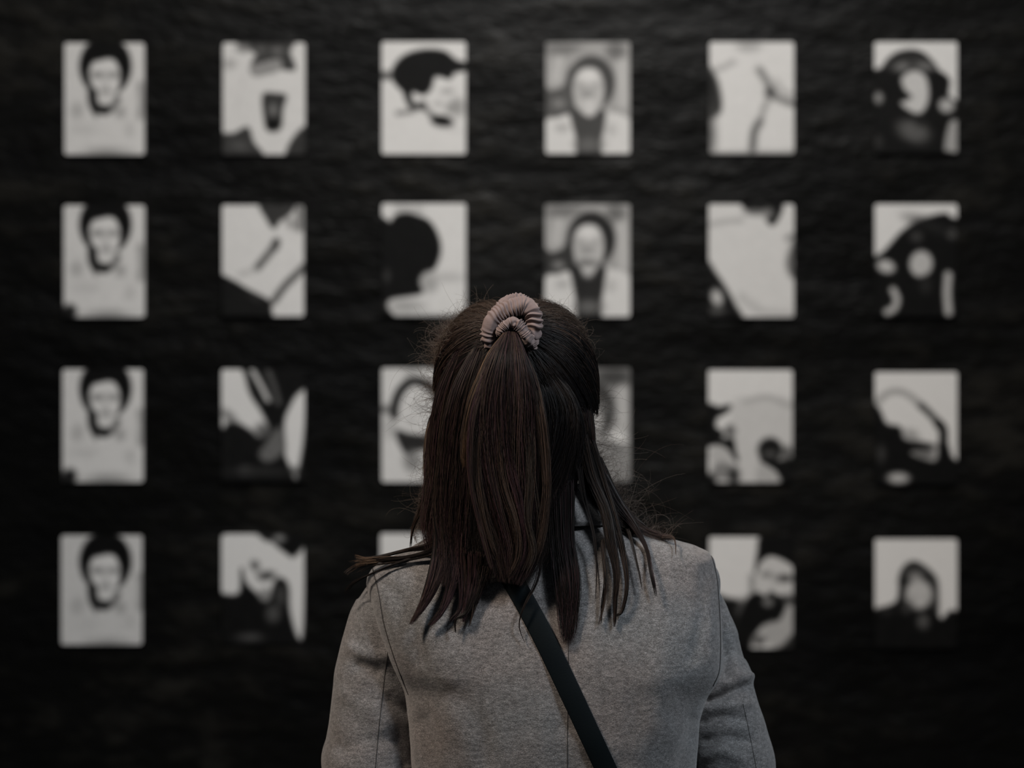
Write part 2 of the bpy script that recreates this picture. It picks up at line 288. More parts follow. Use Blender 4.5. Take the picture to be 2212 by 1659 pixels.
for (c, r), (x0, x1, y0, y1, base, ops, label) in sorted(PR.items(), key=lambda k: (k[0][1], k[0][0])):
    nu, nv = 52, 70
    u = np.linspace(0, 1, nu); v = np.linspace(0, 1, nv); PX, PY = np.meshgrid(x0+(x1-x0)*u, y0+(y1-y0)*v)
    T = paint((PX-X0C[c])*6.143, (PY-Y0C[r])*6.143, base, ops)
    T = np.clip(T, .0, 1); T = T+(.02*vnoise(np.stack([PX, PY, 0*PX+c], -1), .12, r)); T = np.clip(T, .025, 1)
    lin = np.where(T < .04045, T/12.92, ((T+.055)/1.055)**2.4)*.72
    # cx, cz: centre on the wall
    wd, hg = (x1-x0)*SW, (y1-y0)*SW
    cx, cz = ((x0+x1)/2-1106)*SW, CAM_Z-((y0+y1)/2-829.5)*SW
    gx = (PX-x0)/(x1-x0)*wd-wd/2; gz = hg/2-(PY-y0)/(y1-y0)*hg
    rr = .006                                     # softly rounded corners
    ex = np.abs(gx)-(wd/2-rr); ez = np.abs(gz)-(hg/2-rr); m = (ex > 0) & (ez > 0)
    L = np.sqrt(ex**2+ez**2); k = np.where(m & (L > rr), rr/np.maximum(L, 1e-6), 1)
    gx = np.where(m, np.sign(gx)*((wd/2-rr)+ex*k), gx); gz = np.where(m, np.sign(gz)*((hg/2-rr)+ez*k), gz)
    Vf = np.stack([gx, np.full_like(gx, -.004), gz], -1).reshape(-1, 3)
    f = [(i*nu+j, (i+1)*nu+j, (i+1)*nu+j+1, i*nu+j+1) for i in range(nv-1) for j in range(nu-1)]
    rim = [j for j in range(nu)]+[i*nu+nu-1 for i in range(1, nv)]+[(nv-1)*nu+j for j in range(nu-2, -1, -1)]+[i*nu for i in range(nv-2, 0, -1)]
    Vb = Vf[rim].copy(); Vb[:, 1] = .010; n0 = len(Vf); V = np.vstack([Vf, Vb]); k = len(rim)
    f += [(rim[i], rim[(i+1) % k], n0+(i+1) % k, n0+i) for i in range(k)]+[tuple(n0+i for i in range(k))]
    me = mesh('photo_print', V, f)
    ca = me.color_attributes.new('print', 'FLOAT_COLOR', 'POINT')
    g = np.concatenate([lin.reshape(-1), lin.reshape(-1)[rim]])
    warm = np.stack([g*1.0, g*.975, g*.945, np.ones_like(g)], -1)
    ca.data.foreach_set('color', warm.reshape(-1))
    o = link('photo_print', me, pm, smooth=False); o.location = (cx, 0, cz)
    tag(o, 'black-and-white '+label if not label.startswith('black') else label, 'photo print', 'photo prints on the black wall')

# ------------------------------------------------------------------ the person
person = bpy.data.objects.new('person', None); COL.objects.link(person)
BX = X0(1165)                       # body axis x
person.location = (BX, YP, 0)
tag(person, 'woman seen from behind in grey wool coat, half-up brown ponytail, facing the prints', 'person')
def child(name, V, f, m, parent=None, smooth=True, org=(BX, YP, 0)):
    me = mesh(name, np.asarray(V)-np.array(org), f); return link(name, me, m, parent or person, smooth)

# --- coat torso: rings from shoulder line to hem
CP = (1165)  # centre column in bearing units
def zc(p): return Z0(p)
prof = [ # bearing row (or metres), left, right, back depth, front depth, exponent
 (1112, 985, 1318, .066, .050, 2.2), (1128, 970, 1362, .072, .056, 2.2), (1150, 945, 1408, .080, .062, 2.25), (1167, 915, 1462, .087, .068, 2.3), (1178, 893, 1508, .092, .074, 2.35),
 (1190, 872, 1533, .096, .078, 2.4), (1208, 838, 1544, .101, .083, 2.5), (1228, 800, 1548, .106, .088, 2.55), (1260, 792, 1551, .112, .094, 2.6), (1300, 802, 1553, .118, .100, 2.8), (1350, 816, 1556, .123, .106, 3.1),
 (1400, 832, 1559, .127, .112, 3.2), (1440, 848, 1558, .129, .116, 3.1), (1470, 860, 1549, .130, .118, 2.65), (1495, 868, 1531, .130, .118, 2.6), (1520, 873, 1520, .130, .117, 2.6), (1570, 880, 1512, .128, .115, 2.6), (1659, 886, 1506, .122, .112, 2.6),
 (1760, 890, 1498, .116, .110, 2.6), (1900, 876, 1508, .122, .116, 2.6), (2060, 850, 1532, .136, .124, 2.6), (2200, 838, 1545, .140, .126, 2.6), (2330, 828, 1555, .142, .128, 2.6)]
pa = np.array([(zc(p[0]), X0(p[1]), X0(p[2]), p[3], p[4], p[5]) for p in prof])[::-1]     # ascending z
def prow(z):
    return [np.interp(z, pa[:, 0], pa[:, i]) for i in range(1, 6)]
def smoothrow(z):                   # gently smoothed profile
    s = 0
    for dz, wt in ((-.008,.25),(0,.5),(.008,.25)): s = s+wt*np.array(prow(np.clip(z+dz, pa[0,0], pa[-1,0])))
    return s
def coat_w(x, z):
    """depth of the coat's back towards the viewer at x, z (person's axis = 0)"""
    xl, xr, wb, wf, n = smoothrow(z); cx, hx = (xl+xr)/2, (xr-xl)/2
    t = np.abs((x-cx)/hx); r = np.where(t < 1, wb*np.maximum(1-np.minimum(t, .9999)**n, 0)**(1/n), -.3)
    return np.where((z > pa[-1, 0]) | (z < pa[0, 0]), -.3, r)
nr, nk = 300, 300
zz = np.concatenate([np.linspace(pa[-1,0], zc(1700), 230), np.linspace(zc(1700), pa[0,0], 71)[1:]]); nr = len(zz)
th = np.linspace(0, 2*math.pi, nk, endpoint=False)
xl, xr, wb, wf, n = smoothrow(zz); cx, hx = (xl+xr)/2, (xr-xl)/2
ct, st = np.cos(th), np.sin(th)
e = (2/n)[:, None]
XX = cx[:, None]+hx[:, None]*np.sign(ct)*np.abs(ct)**e
WW = np.where(st > 0, wb[:, None], wf[:, None])*np.sign(st)*np.abs(st)**e
ZZ = np.repeat(zz[:, None], nk, 1)
P = np.stack([XX, YP-WW, ZZ], -1)
# cloth undulation and broad folds
und = .0028*vnoise(P, 9, 1)+.0016*vnoise(P*np.array([1.4, 1.4, .8]), 22, 2)+.0007*vnoise(P, 55, 5)
def pxof(P):
    d = P[..., 1]-CAM_Y; return P[..., 0]/d*F_PX+1106, 829.5-(P[..., 2]-CAM_Z)/d*F_PX
def folds(P, N, L):
    """displace along N near polylines given as bearings: (points, amplitude m, half width)"""
    px, py = pxof(P); D = np.zeros(px.shape)
    for pts, amp, wd in L: D += amp*np.exp(-(sdf_line(px, py, catmull(pts, 5*len(pts)))/wd)**2)
    back = np.clip(-N[..., 1]*2+.3, 0, 1)
    return P+N*(D*back)[..., None]
Nrm = np.stack([(XX-cx[:, None])/(hx[:, None]**2), -(WW)/(np.where(st > 0, wb[:, None], wf[:, None])**2), 0*XX], -1)
Nrm /= np.linalg.norm(Nrm, axis=-1)[..., None]+1e-9
P = P+Nrm*und[..., None]
P = folds(P, Nrm, [([(1180,1150),(1195,1330),(1215,1500),(1226,1659)], -.004, 26),([(925,1330),(960,1420),(985,1560)], .004, 38),([(1440,1290),(1430,1400),(1420,1560)], .0045, 42),
                   ([(915,1560),(930,1610),(935,1680)], -.004, 20),([(1500,1560),(1490,1600),(1470,1670)], -.004, 18),
                   ([(830,1260),(880,1320),(905,1420)], -.003, 20),([(1528,1240),(1520,1330),(1500,1420)], -.003, 18),([(1440,1590),(1350,1620),(1250,1600)], .002, 26),
                   ([(980,1500),(1040,1580),(1050,1680)], -.003, 24)])
V = P.reshape(-1, 3); f = []
for i in range(nr-1):
    a = i*nk
    f += [(a+j, a+nk+j, a+nk+(j+1) % nk, a+(j+1) % nk) for j in range(nk)]
# turned hem: inner ring
inner = P[-1].copy(); c0 = inner.mean(0); inner = c0+(inner-c0)*.975; up = inner+np.array([0,0,.06])
o1, o2 = len(V), len(V)+nk; V = np.vstack([V, inner, up]); a = (nr-1)*nk
f += [(a+j, o1+j, o1+(j+1) % nk, a+(j+1) % nk) for j in range(nk)]+[(o1+j, o2+j, o2+(j+1) % nk, o1+(j+1) % nk) for j in range(nk)]

cm, nt, b = mat('grey_wool', (.2,.195,.19), .92, .12)
wv = mapped(nt, (1, 1, 2.0))
sp = noise(nt, 620, wv, 3, .7); md = noise(nt, 150, mapped(nt, (1,1,1.8)), 3, .6); bg = noise(nt, 9, mapped(nt, (1,1,1)), 3)
c1 = ramp(nt, sp, [(.32, (.068,.065,.064)), (.52, (.150,.144,.140)), (.72, (.29,.28,.275))])
c2 = ramp(nt, md, [(.3, (.62,.62,.62)), (.7, (1.25,1.25,1.25))])
c3 = ramp(nt, bg, [(.35, (1.04,.98,.97)), (.65, (.96,1.0,1.04))])
def mul(a, c):
    m = nt.nodes.new('ShaderNodeMix'); m.data_type = 'RGBA'; m.blend_type = 'MULTIPLY'; m.inputs[0].default_value = 1
    nt.links.new(a, m.inputs[6]); nt.links.new(c, m.inputs[7]); return m.outputs[2]
nt.links.new(mul(mul(c1, c2), c3), b.inputs['Base Color'])
b.inputs['Sheen Weight'].default_value = .25; b.inputs['Sheen Roughness'].default_value = .5
h = bump(nt, None, sp, .5, .0012); bump(nt, b, md, .35, .0025, h)
sm, _, _ = mat('seam_shadow_thread', (.038,.036,.035), .95, .05)

coat = child('coat', V, f, cm)
coat['label'] = 'grey wool coat'

# --- sleeves
def sleeve(path, wrist, L, seed):
    """path rows: (row, centre, radius, depth) then the forearm in metres"""
    pts = [W(c, r, wv_) for r, c, rad, wv_ in path]; rads = [rad*PXM for r, c, rad, wv_ in path]
    for p, rad in wrist: pts.append(p); rads.append(rad)
    pts = np.array(pts); Q = catmull(np.column_stack([pts, rads]), 210)
    # even spacing
    s = np.concatenate([[0], np.cumsum(np.linalg.norm(np.diff(Q[:, :3], axis=0), axis=1))]); t = np.linspace(0, s[-1], 300)
    Q = np.column_stack([np.interp(t, s, Q[:, i]) for i in range(4)]); R = Q[:, 3]
    ease = np.clip(t/.045, 0, 1); R = R*np.sqrt(1-(1-ease)**2*.97)          # rounded sleeve head
    k = 120; Vt, ft = tube(Q[:, :3], R, k, cap=False)
    Pt = Vt.reshape(300, k, 3); Nt = Pt-Q[:, None, :3]; Nt /= np.linalg.norm(Nt, axis=-1)[..., None]+1e-9
    Pt = Pt+Nt*(.0026*vnoise(Pt, 16, seed)+.0014*vnoise(Pt, 38, seed+1))[..., None]
    Pt = folds(Pt, Nt, L)
    ins = Q[-1, :3]+(Pt[-1]-Q[-1, :3])*.86; back = Q[-14, :3]+(Pt[-14]-Q[-14, :3])*.84
    V = np.vstack([Pt.reshape(-1, 3), ins, back, Q[0, :3]]); n = 300*k; a = 299*k
    ft = [x for x in ft]+[(a+j, a+(j+1) % k, n+(j+1) % k, n+j) for j in range(k)]+[(n+j, n+(j+1) % k, n+k+(j+1) % k, n+k+j) for j in range(k)]
    ft += [(n+2*k, (j+1) % k, j) for j in range(k)]
    return V, ft
Lw = [((X0(820), YP-.005, 1.045), .052), ((X0(850), YP+.09, 1.02), .047), ((X0(930), YP+.17, 1.03), .042), ((X0(985), YP+.215, 1.045), .038)]
Rw = [((X0(1588), YP+.02, 1.045), .050), ((X0(1560), YP+.10, 1.02), .046), ((X0(1440), YP+.18, 1.03), .042), ((X0(1350), YP+.215, 1.045), .038)]
left_path = [(1243,858,62,-.002),(1275,853,82,.0),(1310,850,85,.0),(1350,838,86,.002),(1400,826,88,.004),(1450,816,90,.004),(1500,814,94,.005),(1600,808,103,.005),(1659,804,108,.004)]
right_path = [(1197,1478,56,-.02),(1220,1485,73,-.02),(1250,1485,77,-.02),(1290,1475,79,-.024),(1310,1479,82,-.040),(1345,1493,86,-.056),(1400,1512,88,-.064),(1450,1524,90,-.060),(1472,1532,93,-.050),(1500,1540,94,-.036),(1560,1558,92,-.028),(1600,1567,92,-.026),(1659,1581,91,-.02)]
V1, f1 = sleeve(left_path, Lw, [([(778,1438),(800,1446),(812,1452)], -.006, 15),([(845,1512),(865,1526),(885,1536)], -.0035, 16),([(760,1400),(790,1415),(830,1418)], .003, 14),([(740,1500),(790,1530),(830,1560)], .002, 18),
                                ([(850,1590),(870,1640),(872,1700)], -.004, 14),([(800,1290),(790,1350),(800,1400)], .002, 14),([(745,1620),(790,1600),(850,1600)],-.002,14)], 21)
V2, f2 = sleeve(right_path, Rw, [([(1528,1513),(1560,1503),(1598,1487),(1612,1481)], -.013, 9),([(1570,1474),(1602,1461),(1640,1464)], .008, 11),([(1566,1300),(1574,1380),(1572,1460)], -.012, 11),([(1560,1330),(1578,1390),(1590,1440)], .003, 12),([(1595,1380),(1602,1430),(1605,1455)], -.004, 7),
                                 ([(1520,1560),(1560,1548),(1610,1552)], -.004, 9),([(1525,1600),(1570,1592),(1620,1600)], -.003, 10),([(1530,1530),(1570,1526),(1620,1520)], .003, 9),([(1566,1310),(1570,1350),(1574,1400)], -.003, 8),([(1600,1640),(1560,1625),(1520,1635)], .003, 12)], 31)
sl1 = child('sleeve', V1, f1, cm, coat); sl2 = child('sleeve', V2, f2, cm, coat)
for s_ in (sl1, sl2, ): s_.location = (0, 0, 0)

# --- collar: stand and turned-over fall
def crow(rows, k=160, base=1150):
    out = []
    for (py, hl, hr, bk, fr) in rows:
        a = np.linspace(0, 2*math.pi, k, endpoint=False); c_, s_ = np.cos(a), np.sin(a)
        xx = X0(base)+np.where(c_ > 0, hr, hl)*PXM*np.sign(c_)*np.abs(c_)**.85; ww = np.where(s_ > 0, bk, fr)*np.sign(s_)*np.abs(s_)**.85
        zz_ = Z0(py)-.012*np.clip(-s_, 0, 1)+.0*xx
        out.append(np.stack([xx, YP-ww, zz_], -1))
    return np.array(out)
rows = [(1128,186,196,.088,.066),(1121,188,199,.0915,.068),(1118,186,197,.0925,.068),(1100,168,178,.090,.064),(1078,150,158,.086,.060),(1058,136,142,.081,.057),(1046,128,133,.077,.055),(1041,122,126,.073,.052),(1046,116,120,.069,.049),(1065,116,120,.067,.048),(1110,125,130,.066,.049)]
C = crow(rows); C = C+(.0012*vnoise(C, 30, 8))[..., None]*np.array([0, -1, 0])
k = C.shape[1]; V = C.reshape(-1, 3); f = [(i*k+j, i*k+(j+1) % k, (i+1)*k+(j+1) % k, (i+1)*k+j) for i in range(len(rows)-1) for j in range(k)]
child('collar', V, f, cm, coat)

# --- seams: dark thread lines laid on the cloth, groove shade in their colour
def bvh(*objs):
    V, Fc, o = [], [], 0
    for ob, mw in objs:
        vs = [mw+v.co for v in ob.data.vertices]; V += vs
        Fc += [tuple(i+o for i in p.vertices) for p in ob.data.polygons]; o += len(vs)
    return BVHTree.FromPolygons(V, Fc)
OFF = Vector((BX, YP, 0))
tree = bvh((coat, OFF), (sl1, OFF), (sl2, OFF))
cam_v = Vector((0, CAM_Y, CAM_Z))
def on_cloth(px, py, lift):
    p = Vector(W(px, py, 0)); d = (p-cam_v).normalized(); h = tree.ray_cast(cam_v, d, 8)
    if h[0] is None: return None
    return h[0]-d*lift
def seam(pts, r=.0008, lift=.0001):
    q = [on_cloth(x, y, lift) for x, y in catmull(pts, 90)]; q = np.array([p for p in q if p is not None])
    V, f = tube(q, np.full(len(q), r), 6); child('seam', V, f, sm, coat)
seam([(1228,1392),(1228,1480),(1226,1580),(1226,1690)], .00045)
seam([(805,1228),(818,1280),(829,1345),(848,1410),(866,1460),(882,1500)], .0008)
seam([(838,1408),(831,1460),(822,1540),(816,1600),(808,1690)], .00045)
seam([(1605,1520),(1618,1580),(1630,1640),(1640,1700)], .00045)
seam([(1528,1180),(1541,1215),(1549,1255),(1552,1290),(1555,1340),(1556,1400),(1553,1450),(1540,1482)], .0009)  # right armhole seam; its dark line also paints the crease shade beside the sleeve

# --- body: one continuous figure (capsules fused and smoothed)
skin, nt, b = mat('skin', (.52,.34,.26), .5); b.inputs['Subsurface Weight'].default_value = .08
bump(nt, b, noise(nt, 300, mapped(nt, (1,1,1))), .1, .001)
def sph(c, r, seg=20):
    c = np.array(c, float); r = np.array(r if hasattr(r, '__len__') else (r, r, r), float)
    V = [c+r*np.array([0, 0, 1])]; n = seg; m = seg//2
    for i in range(1, m):
        for j in range(n):
            a, t = math.pi*i/m, 2*math.pi*j/n; V.append(c+r*np.array([math.sin(a)*math.cos(t), math.sin(a)*math.sin(t), math.cos(a)]))
    V.append(c-r*np.array([0, 0, 1])); f = [(0, 1+j, 1+(j+1) % n) for j in range(n)]
    for i in range(m-2):
        f += [(1+i*n+j, 1+(i+1)*n+j, 1+(i+1)*n+(j+1) % n, 1+i*n+(j+1) % n) for j in range(n)]
    e_ = len(V)-1; f += [(e_, 1+(m-2)*n+(j+1) % n, 1+(m-2)*n+j) for j in range(n)]
    return np.array(V), f
def cap(a, b_, ra, rb, k=16):
    a, b_ = np.array(a, float), np.array(b_, float); t = np.linspace(0, 1, 6)[:, None]
    d = (b_-a)/(np.linalg.norm(b_-a)+1e-9); n = 7
    pts = [a-d*ra*math.cos(x) for x in np.linspace(0, math.pi/2, n)[:-1]]; rr = [ra*math.sin(x) for x in np.linspace(0, math.pi/2, n)[:-1]]
    pts += list(a+(b_-a)*t); rr += list(ra+(rb-ra)*t[:, 0])
    pts += [b_+d*rb*math.sin(x) for x in np.linspace(0, math.pi/2, n)[1:]]; rr += [rb*math.cos(x) for x in np.linspace(0, math.pi/2, n)[1:]]
    return tube(np.array(pts), np.maximum(rr, 1e-4), k)
HC = np.array([X0(1114), YP, Z0(868)])                 # head centre
hx_, hy_, hz_ = HC
B = []
B.append(sph(HC+[0, -.008, .018], (.074, .092, .094), 32))                      # skull
B.append(sph(HC+[0, .035, -.030], (.060, .056, .080), 28))                     # face
B.append(sph(HC+[0, .058, -.085], (.032, .030, .028), 20))                     # chin and jaw
B.append(cap(HC+[-.050, .0, -.055], HC+[-.018, .062, -.092], .020, .018)); B.append(cap(HC+[.050, .0, -.055], HC+[.018, .062, -.092], .020, .018))
B.append(cap(HC+[0, .092, .006], HC+[0, .108, -.030], .007, .011)); B.append(sph(HC+[-.010, .098, -.034], .0075)); B.append(sph(HC+[.010, .098, -.034], .0075))   # nose
B.append(cap(HC+[-.034, .080, .018], HC+[.034, .080, .018], .011, .011))       # brow
B.append(cap(HC+[-.017, .088, -.056], HC+[.017, .088, -.056], .0062, .0062)); B.append(cap(HC+[-.014, .087, -.065], HC+[.014, .087, -.065], .0070, .0070))  # lips
B.append(sph(HC+[-.040, .066, -.022], (.020, .018, .020))); B.append(sph(HC+[.040, .066, -.022], (.020, .018, .020)))    # cheeks
for s in (-1, 1):                                                              # ears
    B.append(sph(HC+[s*.078, .004, -.010], (.007, .017, .028))); B.append(sph(HC+[s*.080, .006, -.032], (.006, .009, .010)))
NB = np.array([BX-.01, YP+.0, 1.385])
B.append(cap(HC+[0, -.012, -.075], NB, .050, .056, 24))                        # neck
B.append(sph((BX, YP, 1.30), (.165, .075, .085), 28)); B.append(sph((BX, YP, 1.18), (.140, .085, .13), 28)); B.append(sph((BX, YP, 1.03), (.118, .078, .12), 28)); B.append(sph((BX, YP, .90), (.155, .090, .11), 28))
Lsh, Lel, Lwr = W(868, 1290, 0), (X0(812), YP-.012, 1.06), (X0(985), YP+.215, 1.045)
Rsh, Rel, Rwr = W(1484, 1280, -.028), (X0(1590), YP+.042, 1.06), (X0(1350), YP+.215, 1.045)
for a, e_, w_, s in ((Lsh, Lel, Lwr, 1), (Rsh, Rel, Rwr, -1)):
    md_ = (np.array(a)+np.array(e_))/2+np.array([-.012*(s > 0), .018*(s < 0), 0]); B.append(cap(a, md_, .030, .026)); B.append(cap(md_, e_, .026, .027)); B.append(cap(e_, w_, .029, .021)); w_ = np.array(w_)
    # hand: palm, four fingers curled forward, thumb from the side
    d = np.array([s*.62, .72, -.30]); d /= np.linalg.norm(d); side = np.cross(d, [0, 0, 1.]); side /= np.linalg.norm(side); upv = np.cross(side, d)
    pc = w_+d*.045
    for t_ in (-.024, -.008, .008, .024): B.append(cap(w_+d*.008+upv*t_*.5, pc+upv*t_+d*.030, .0125, .0108))
    for t_, ln in ((.027, .85), (.009, 1.0), (-.009, .95), (-.027, .75)):
        k0 = pc+upv*t_+d*.034; in_ = side*s
        k1 = k0+(d*.85-in_*.25)*.036*ln; k2 = k1+(d*.45-in_*.8)*.022*ln; k3 = k2+(d*.0-in_*.95)*.018*ln
        B.append(cap(k0, k1, .0088, .0080, 12)); B.append(cap(k1, k2, .0080, .0074, 12)); B.append(cap(k2, k3, .0074, .0066, 12))
    t0 = w_+d*.022+upv*.024; t1 = t0+(d*.55+upv*.75)*.032; t2 = t1+(d*.9+upv*.2)*.026
    B.append(cap(t0, t1, .0115, .0095, 12)); B.append(cap(t1, t2, .0095, .0078, 12))
for s in (-1, 1):
    hip = (BX+s*.075, YP, .86); kn = (BX+s*.082, YP+.01, .47); an = (BX+s*.085, YP-.02, .09)
    B.append(cap(hip, kn, .078, .052, 20)); B.append(cap(kn, an, .050, .034, 20)); B.append(cap(an, (BX+s*.095, YP+.12, .045), .034, .026))
V, f = joinvf(B); body = child('body', V, f, skin)
m_ = body.modifiers.new('r', 'REMESH'); m_.mode = 'VOXEL'; m_.voxel_size = .0034; m_.use_smooth_shade = True
m2 = body.modifiers.new('s', 'SMOOTH'); m2.iterations = 6; m2.factor = .6
dg = bpy.context.evaluated_depsgraph_get(); nm = bpy.data.meshes.new_from_object(body.evaluated_get(dg)); body.modifiers.clear(); body.data = nm
nm.name = 'body'
if not nm.materials: nm.materials.append(skin)
nm.polygons.foreach_set('use_smooth', [True]*len(nm.polygons))
em, _, _ = mat('eye_white', (.75,.73,.7), .2); im, _, _ = mat('iris_brown', (.03,.018,.012), .15); bm_, _, _ = mat('brow_hair', (.02,.013,.01), .7)
lipm, _, _ = mat('lips', (.42,.18,.16), .45)
for s in (-1, 1):
    v, f = sph(HC+[s*.030, .079, .0], .0115, 24); ey = child('eye', v, f, em)
    v, f = sph(HC+[s*.030, .0855, .0], .0058, 16); child('iris', v, f, im, ey)
    pb = catmull([HC+[s*.016, .094, .017], HC+[s*.032, .0925, .022], HC+[s*.048, .083, .017]], 20); v, f = tube(pb, np.linspace(.003, .0014, 20), 8); child('eyebrow', v, f, bm_)

# --- trousers and boots
tm, nt, b = mat('black_denim', (.012,.012,.014), .85, .2); bump(nt, b, noise(nt, 500, mapped(nt, (1,1,1))), .3, .001)
parts = [sph((BX, YP, .88), (.165, .100, .13), 28)]
for s in (-1, 1):
    parts.append(cap((BX+s*.077, YP, .84), (BX+s*.083, YP+.008, .46), .088, .063, 24)); parts.append(tube(np.array([(BX+s*.083, YP+.008, .50), (BX+s*.084, YP-.002, .30), (BX+s*.085, YP-.018, .12)]), [.064, .056, .050], 24))
v, f = joinvf(parts); tr = child('trousers', v, f, tm)
m_ = tr.modifiers.new('r', 'REMESH'); m_.mode = 'VOXEL'; m_.voxel_size = .008; m_.use_smooth_shade = True
m2 = tr.modifiers.new('s', 'SMOOTH'); m2.iterations = 5
dg = bpy.context.evaluated_depsgraph_get(); nm = bpy.data.meshes.new_from_object(tr.evaluated_get(dg)); tr.modifiers.clear(); tr.data = nm
if not nm.materials: nm.materials.append(tm)
nm.polygons.foreach_set('use_smooth', [True]*len(nm.polygons))
lm, nt, b = mat('black_leather', (.0028,.0048,.006), .6, .08); bump(nt, b, noise(nt, 420, mapped(nt, (1,1,1))), .15, .0008)
for s in (-1, 1):
    x = BX+s*.09; parts = [cap((x-s*.004, YP-.02, .17), (x, YP-.02, .07), .050, .044, 24), cap((x, YP-.03, .05), (x+s*.012, YP+.13, .042), .042, .034, 24)]
    v, f = joinvf(parts); v[:, 2] = np.maximum(v[:, 2], .016); bo = child('boot', v, f, lm)
    hull = [(x+s*.01+.046*math.cos(a)*(1-.1*math.sin(a)), YP+.055+.125*math.sin(a)) for a in np.linspace(0, 2*math.pi, 40, endpoint=False)]
    v = [(p[0], p[1], 0) for p in hull]+[(p[0], p[1], .018) for p in hull]; f = [(j, (j+1) % 40, 40+(j+1) % 40, 40+j) for j in range(40)]+[tuple(range(39, -1, -1)), tuple(range(40, 80))]
    child('sole', v, f, lm, bo)

# ------------------------------------------------------------------ hair
HR = np.array([.097, .103, .112])     # hair shell half sizes: x, depth, height
HN = 2.45
HCs = np.array([X0(1114), YP, Z0(858)])
def shell(D, rad=1.0):
    """point on the rounded head shell in direction D (x, towards viewer, up)"""
    D = np.asarray(D, float); k = (np.abs(D[..., 0]/HR[0])**HN+np.abs(D[..., 1]/HR[1])**HN+np.abs(D[..., 2]/HR[2])**HN)**(-1/HN)
    Q = D*(k*rad)[..., None] if np.ndim(rad) else D*(k*rad)[..., None]
    return np.stack([HCs[0]+Q[..., 0], HCs[1]-Q[..., 1], HCs[2]+Q[..., 2]], -1)
def head_w(x, z):
    a = 1-np.abs((x-HCs[0])/HR[0])**HN-np.abs((z-HCs[2])/HR[2])**HN
    return np.where(a > 0, HR[1]*np.maximum(a, 0)**(1/HN), -.3)
DARK = np.array([.0095,.0068,.0060]); BROWN = np.array([.050,.033,.025]); PLUM = np.array([.046,.024,.027]); BRONZE = np.array([.095,.055,.030]); ASH = np.array([.085,.068,.056]); MUTED = np.array([.0105,.0098,.0105])
def strands_mesh(name, groups, m, parent=person, extra=None):
    Vs, Fs, Cs, off = [], [], [], 0
    for P, R, C in groups:                       # P (N,K,3)  R (N,K)  C (N,3)
        N, K, _ = P.shape
        T = np.gradient(P, axis=1); T /= np.linalg.norm(T, axis=2)[..., None]+1e-12
        ref = np.zeros_like(T); ref[..., 1] = 1.0; A = np.cross(T, ref); A /= np.linalg.norm(A, axis=2)[..., None]+1e-9; Bv = np.cross(T, A)
        rings = [P+R[..., None]*(math.cos(q_)*A+math.sin(q_)*Bv) for q_ in (math.pi/2*3, math.pi/6, math.pi*5/6)]
        V = np.stack(rings, 2).reshape(-1, 3)
        b0 = (np.arange(N)[:, None]*K+np.arange(K-1)[None, :]).reshape(-1)*3+off
        for s in range(3):
            s2 = (s+1) % 3; Fs.append(np.stack([b0+s, b0+s2, b0+3+s2, b0+3+s], 1))
        Vs.append(V); Cs.append(np.repeat(C, K*3, 0)); off += len(V)
    if extra is not None:
        v, f, c = extra; q4 = np.array([x if len(x) == 4 else (x[0], x[1], x[2], x[2]) for x in f])
        Fs.append(q4+off); Vs.append(v); Cs.append(np.repeat([c], len(v), 0)); off += len(v)
    V = np.vstack(Vs)-np.array([BX, YP, 0]); Fc = np.vstack(Fs); C = np.vstack(Cs)
    me = bpy.data.meshes.new(name); me.vertices.add(len(V)); me.vertices.foreach_set('co', V.astype(np.float32).reshape(-1))
    me.loops.add(len(Fc)*4); me.loops.foreach_set('vertex_index', Fc.astype(np.int32).reshape(-1)); me.polygons.add(len(Fc))
    me.polygons.foreach_set('loop_start', np.arange(0, len(Fc)*4, 4, dtype=np.int32)); me.update(calc_edges=True)
    ca = me.color_attributes.new('tint', 'FLOAT_COLOR', 'POINT')
    ca.data.foreach_set('color', np.column_stack([C, np.ones(len(C))]).astype(np.float32).reshape(-1))
    me.polygons.foreach_set('use_smooth', [True]*len(Fc)); me.validate()
    o = bpy.data.objects.new(name, me); COL.objects.link(o); me.materials.append(m); o.parent = parent
    return o
hm, nt, b = mat('brown_hair', (.02,.013,.01), .46, .2)
at = nd(nt, 'ShaderNodeVertexColor'); at.layer_name = 'tint'; nt.links.new(at.outputs[0], b.inputs['Base Color'])

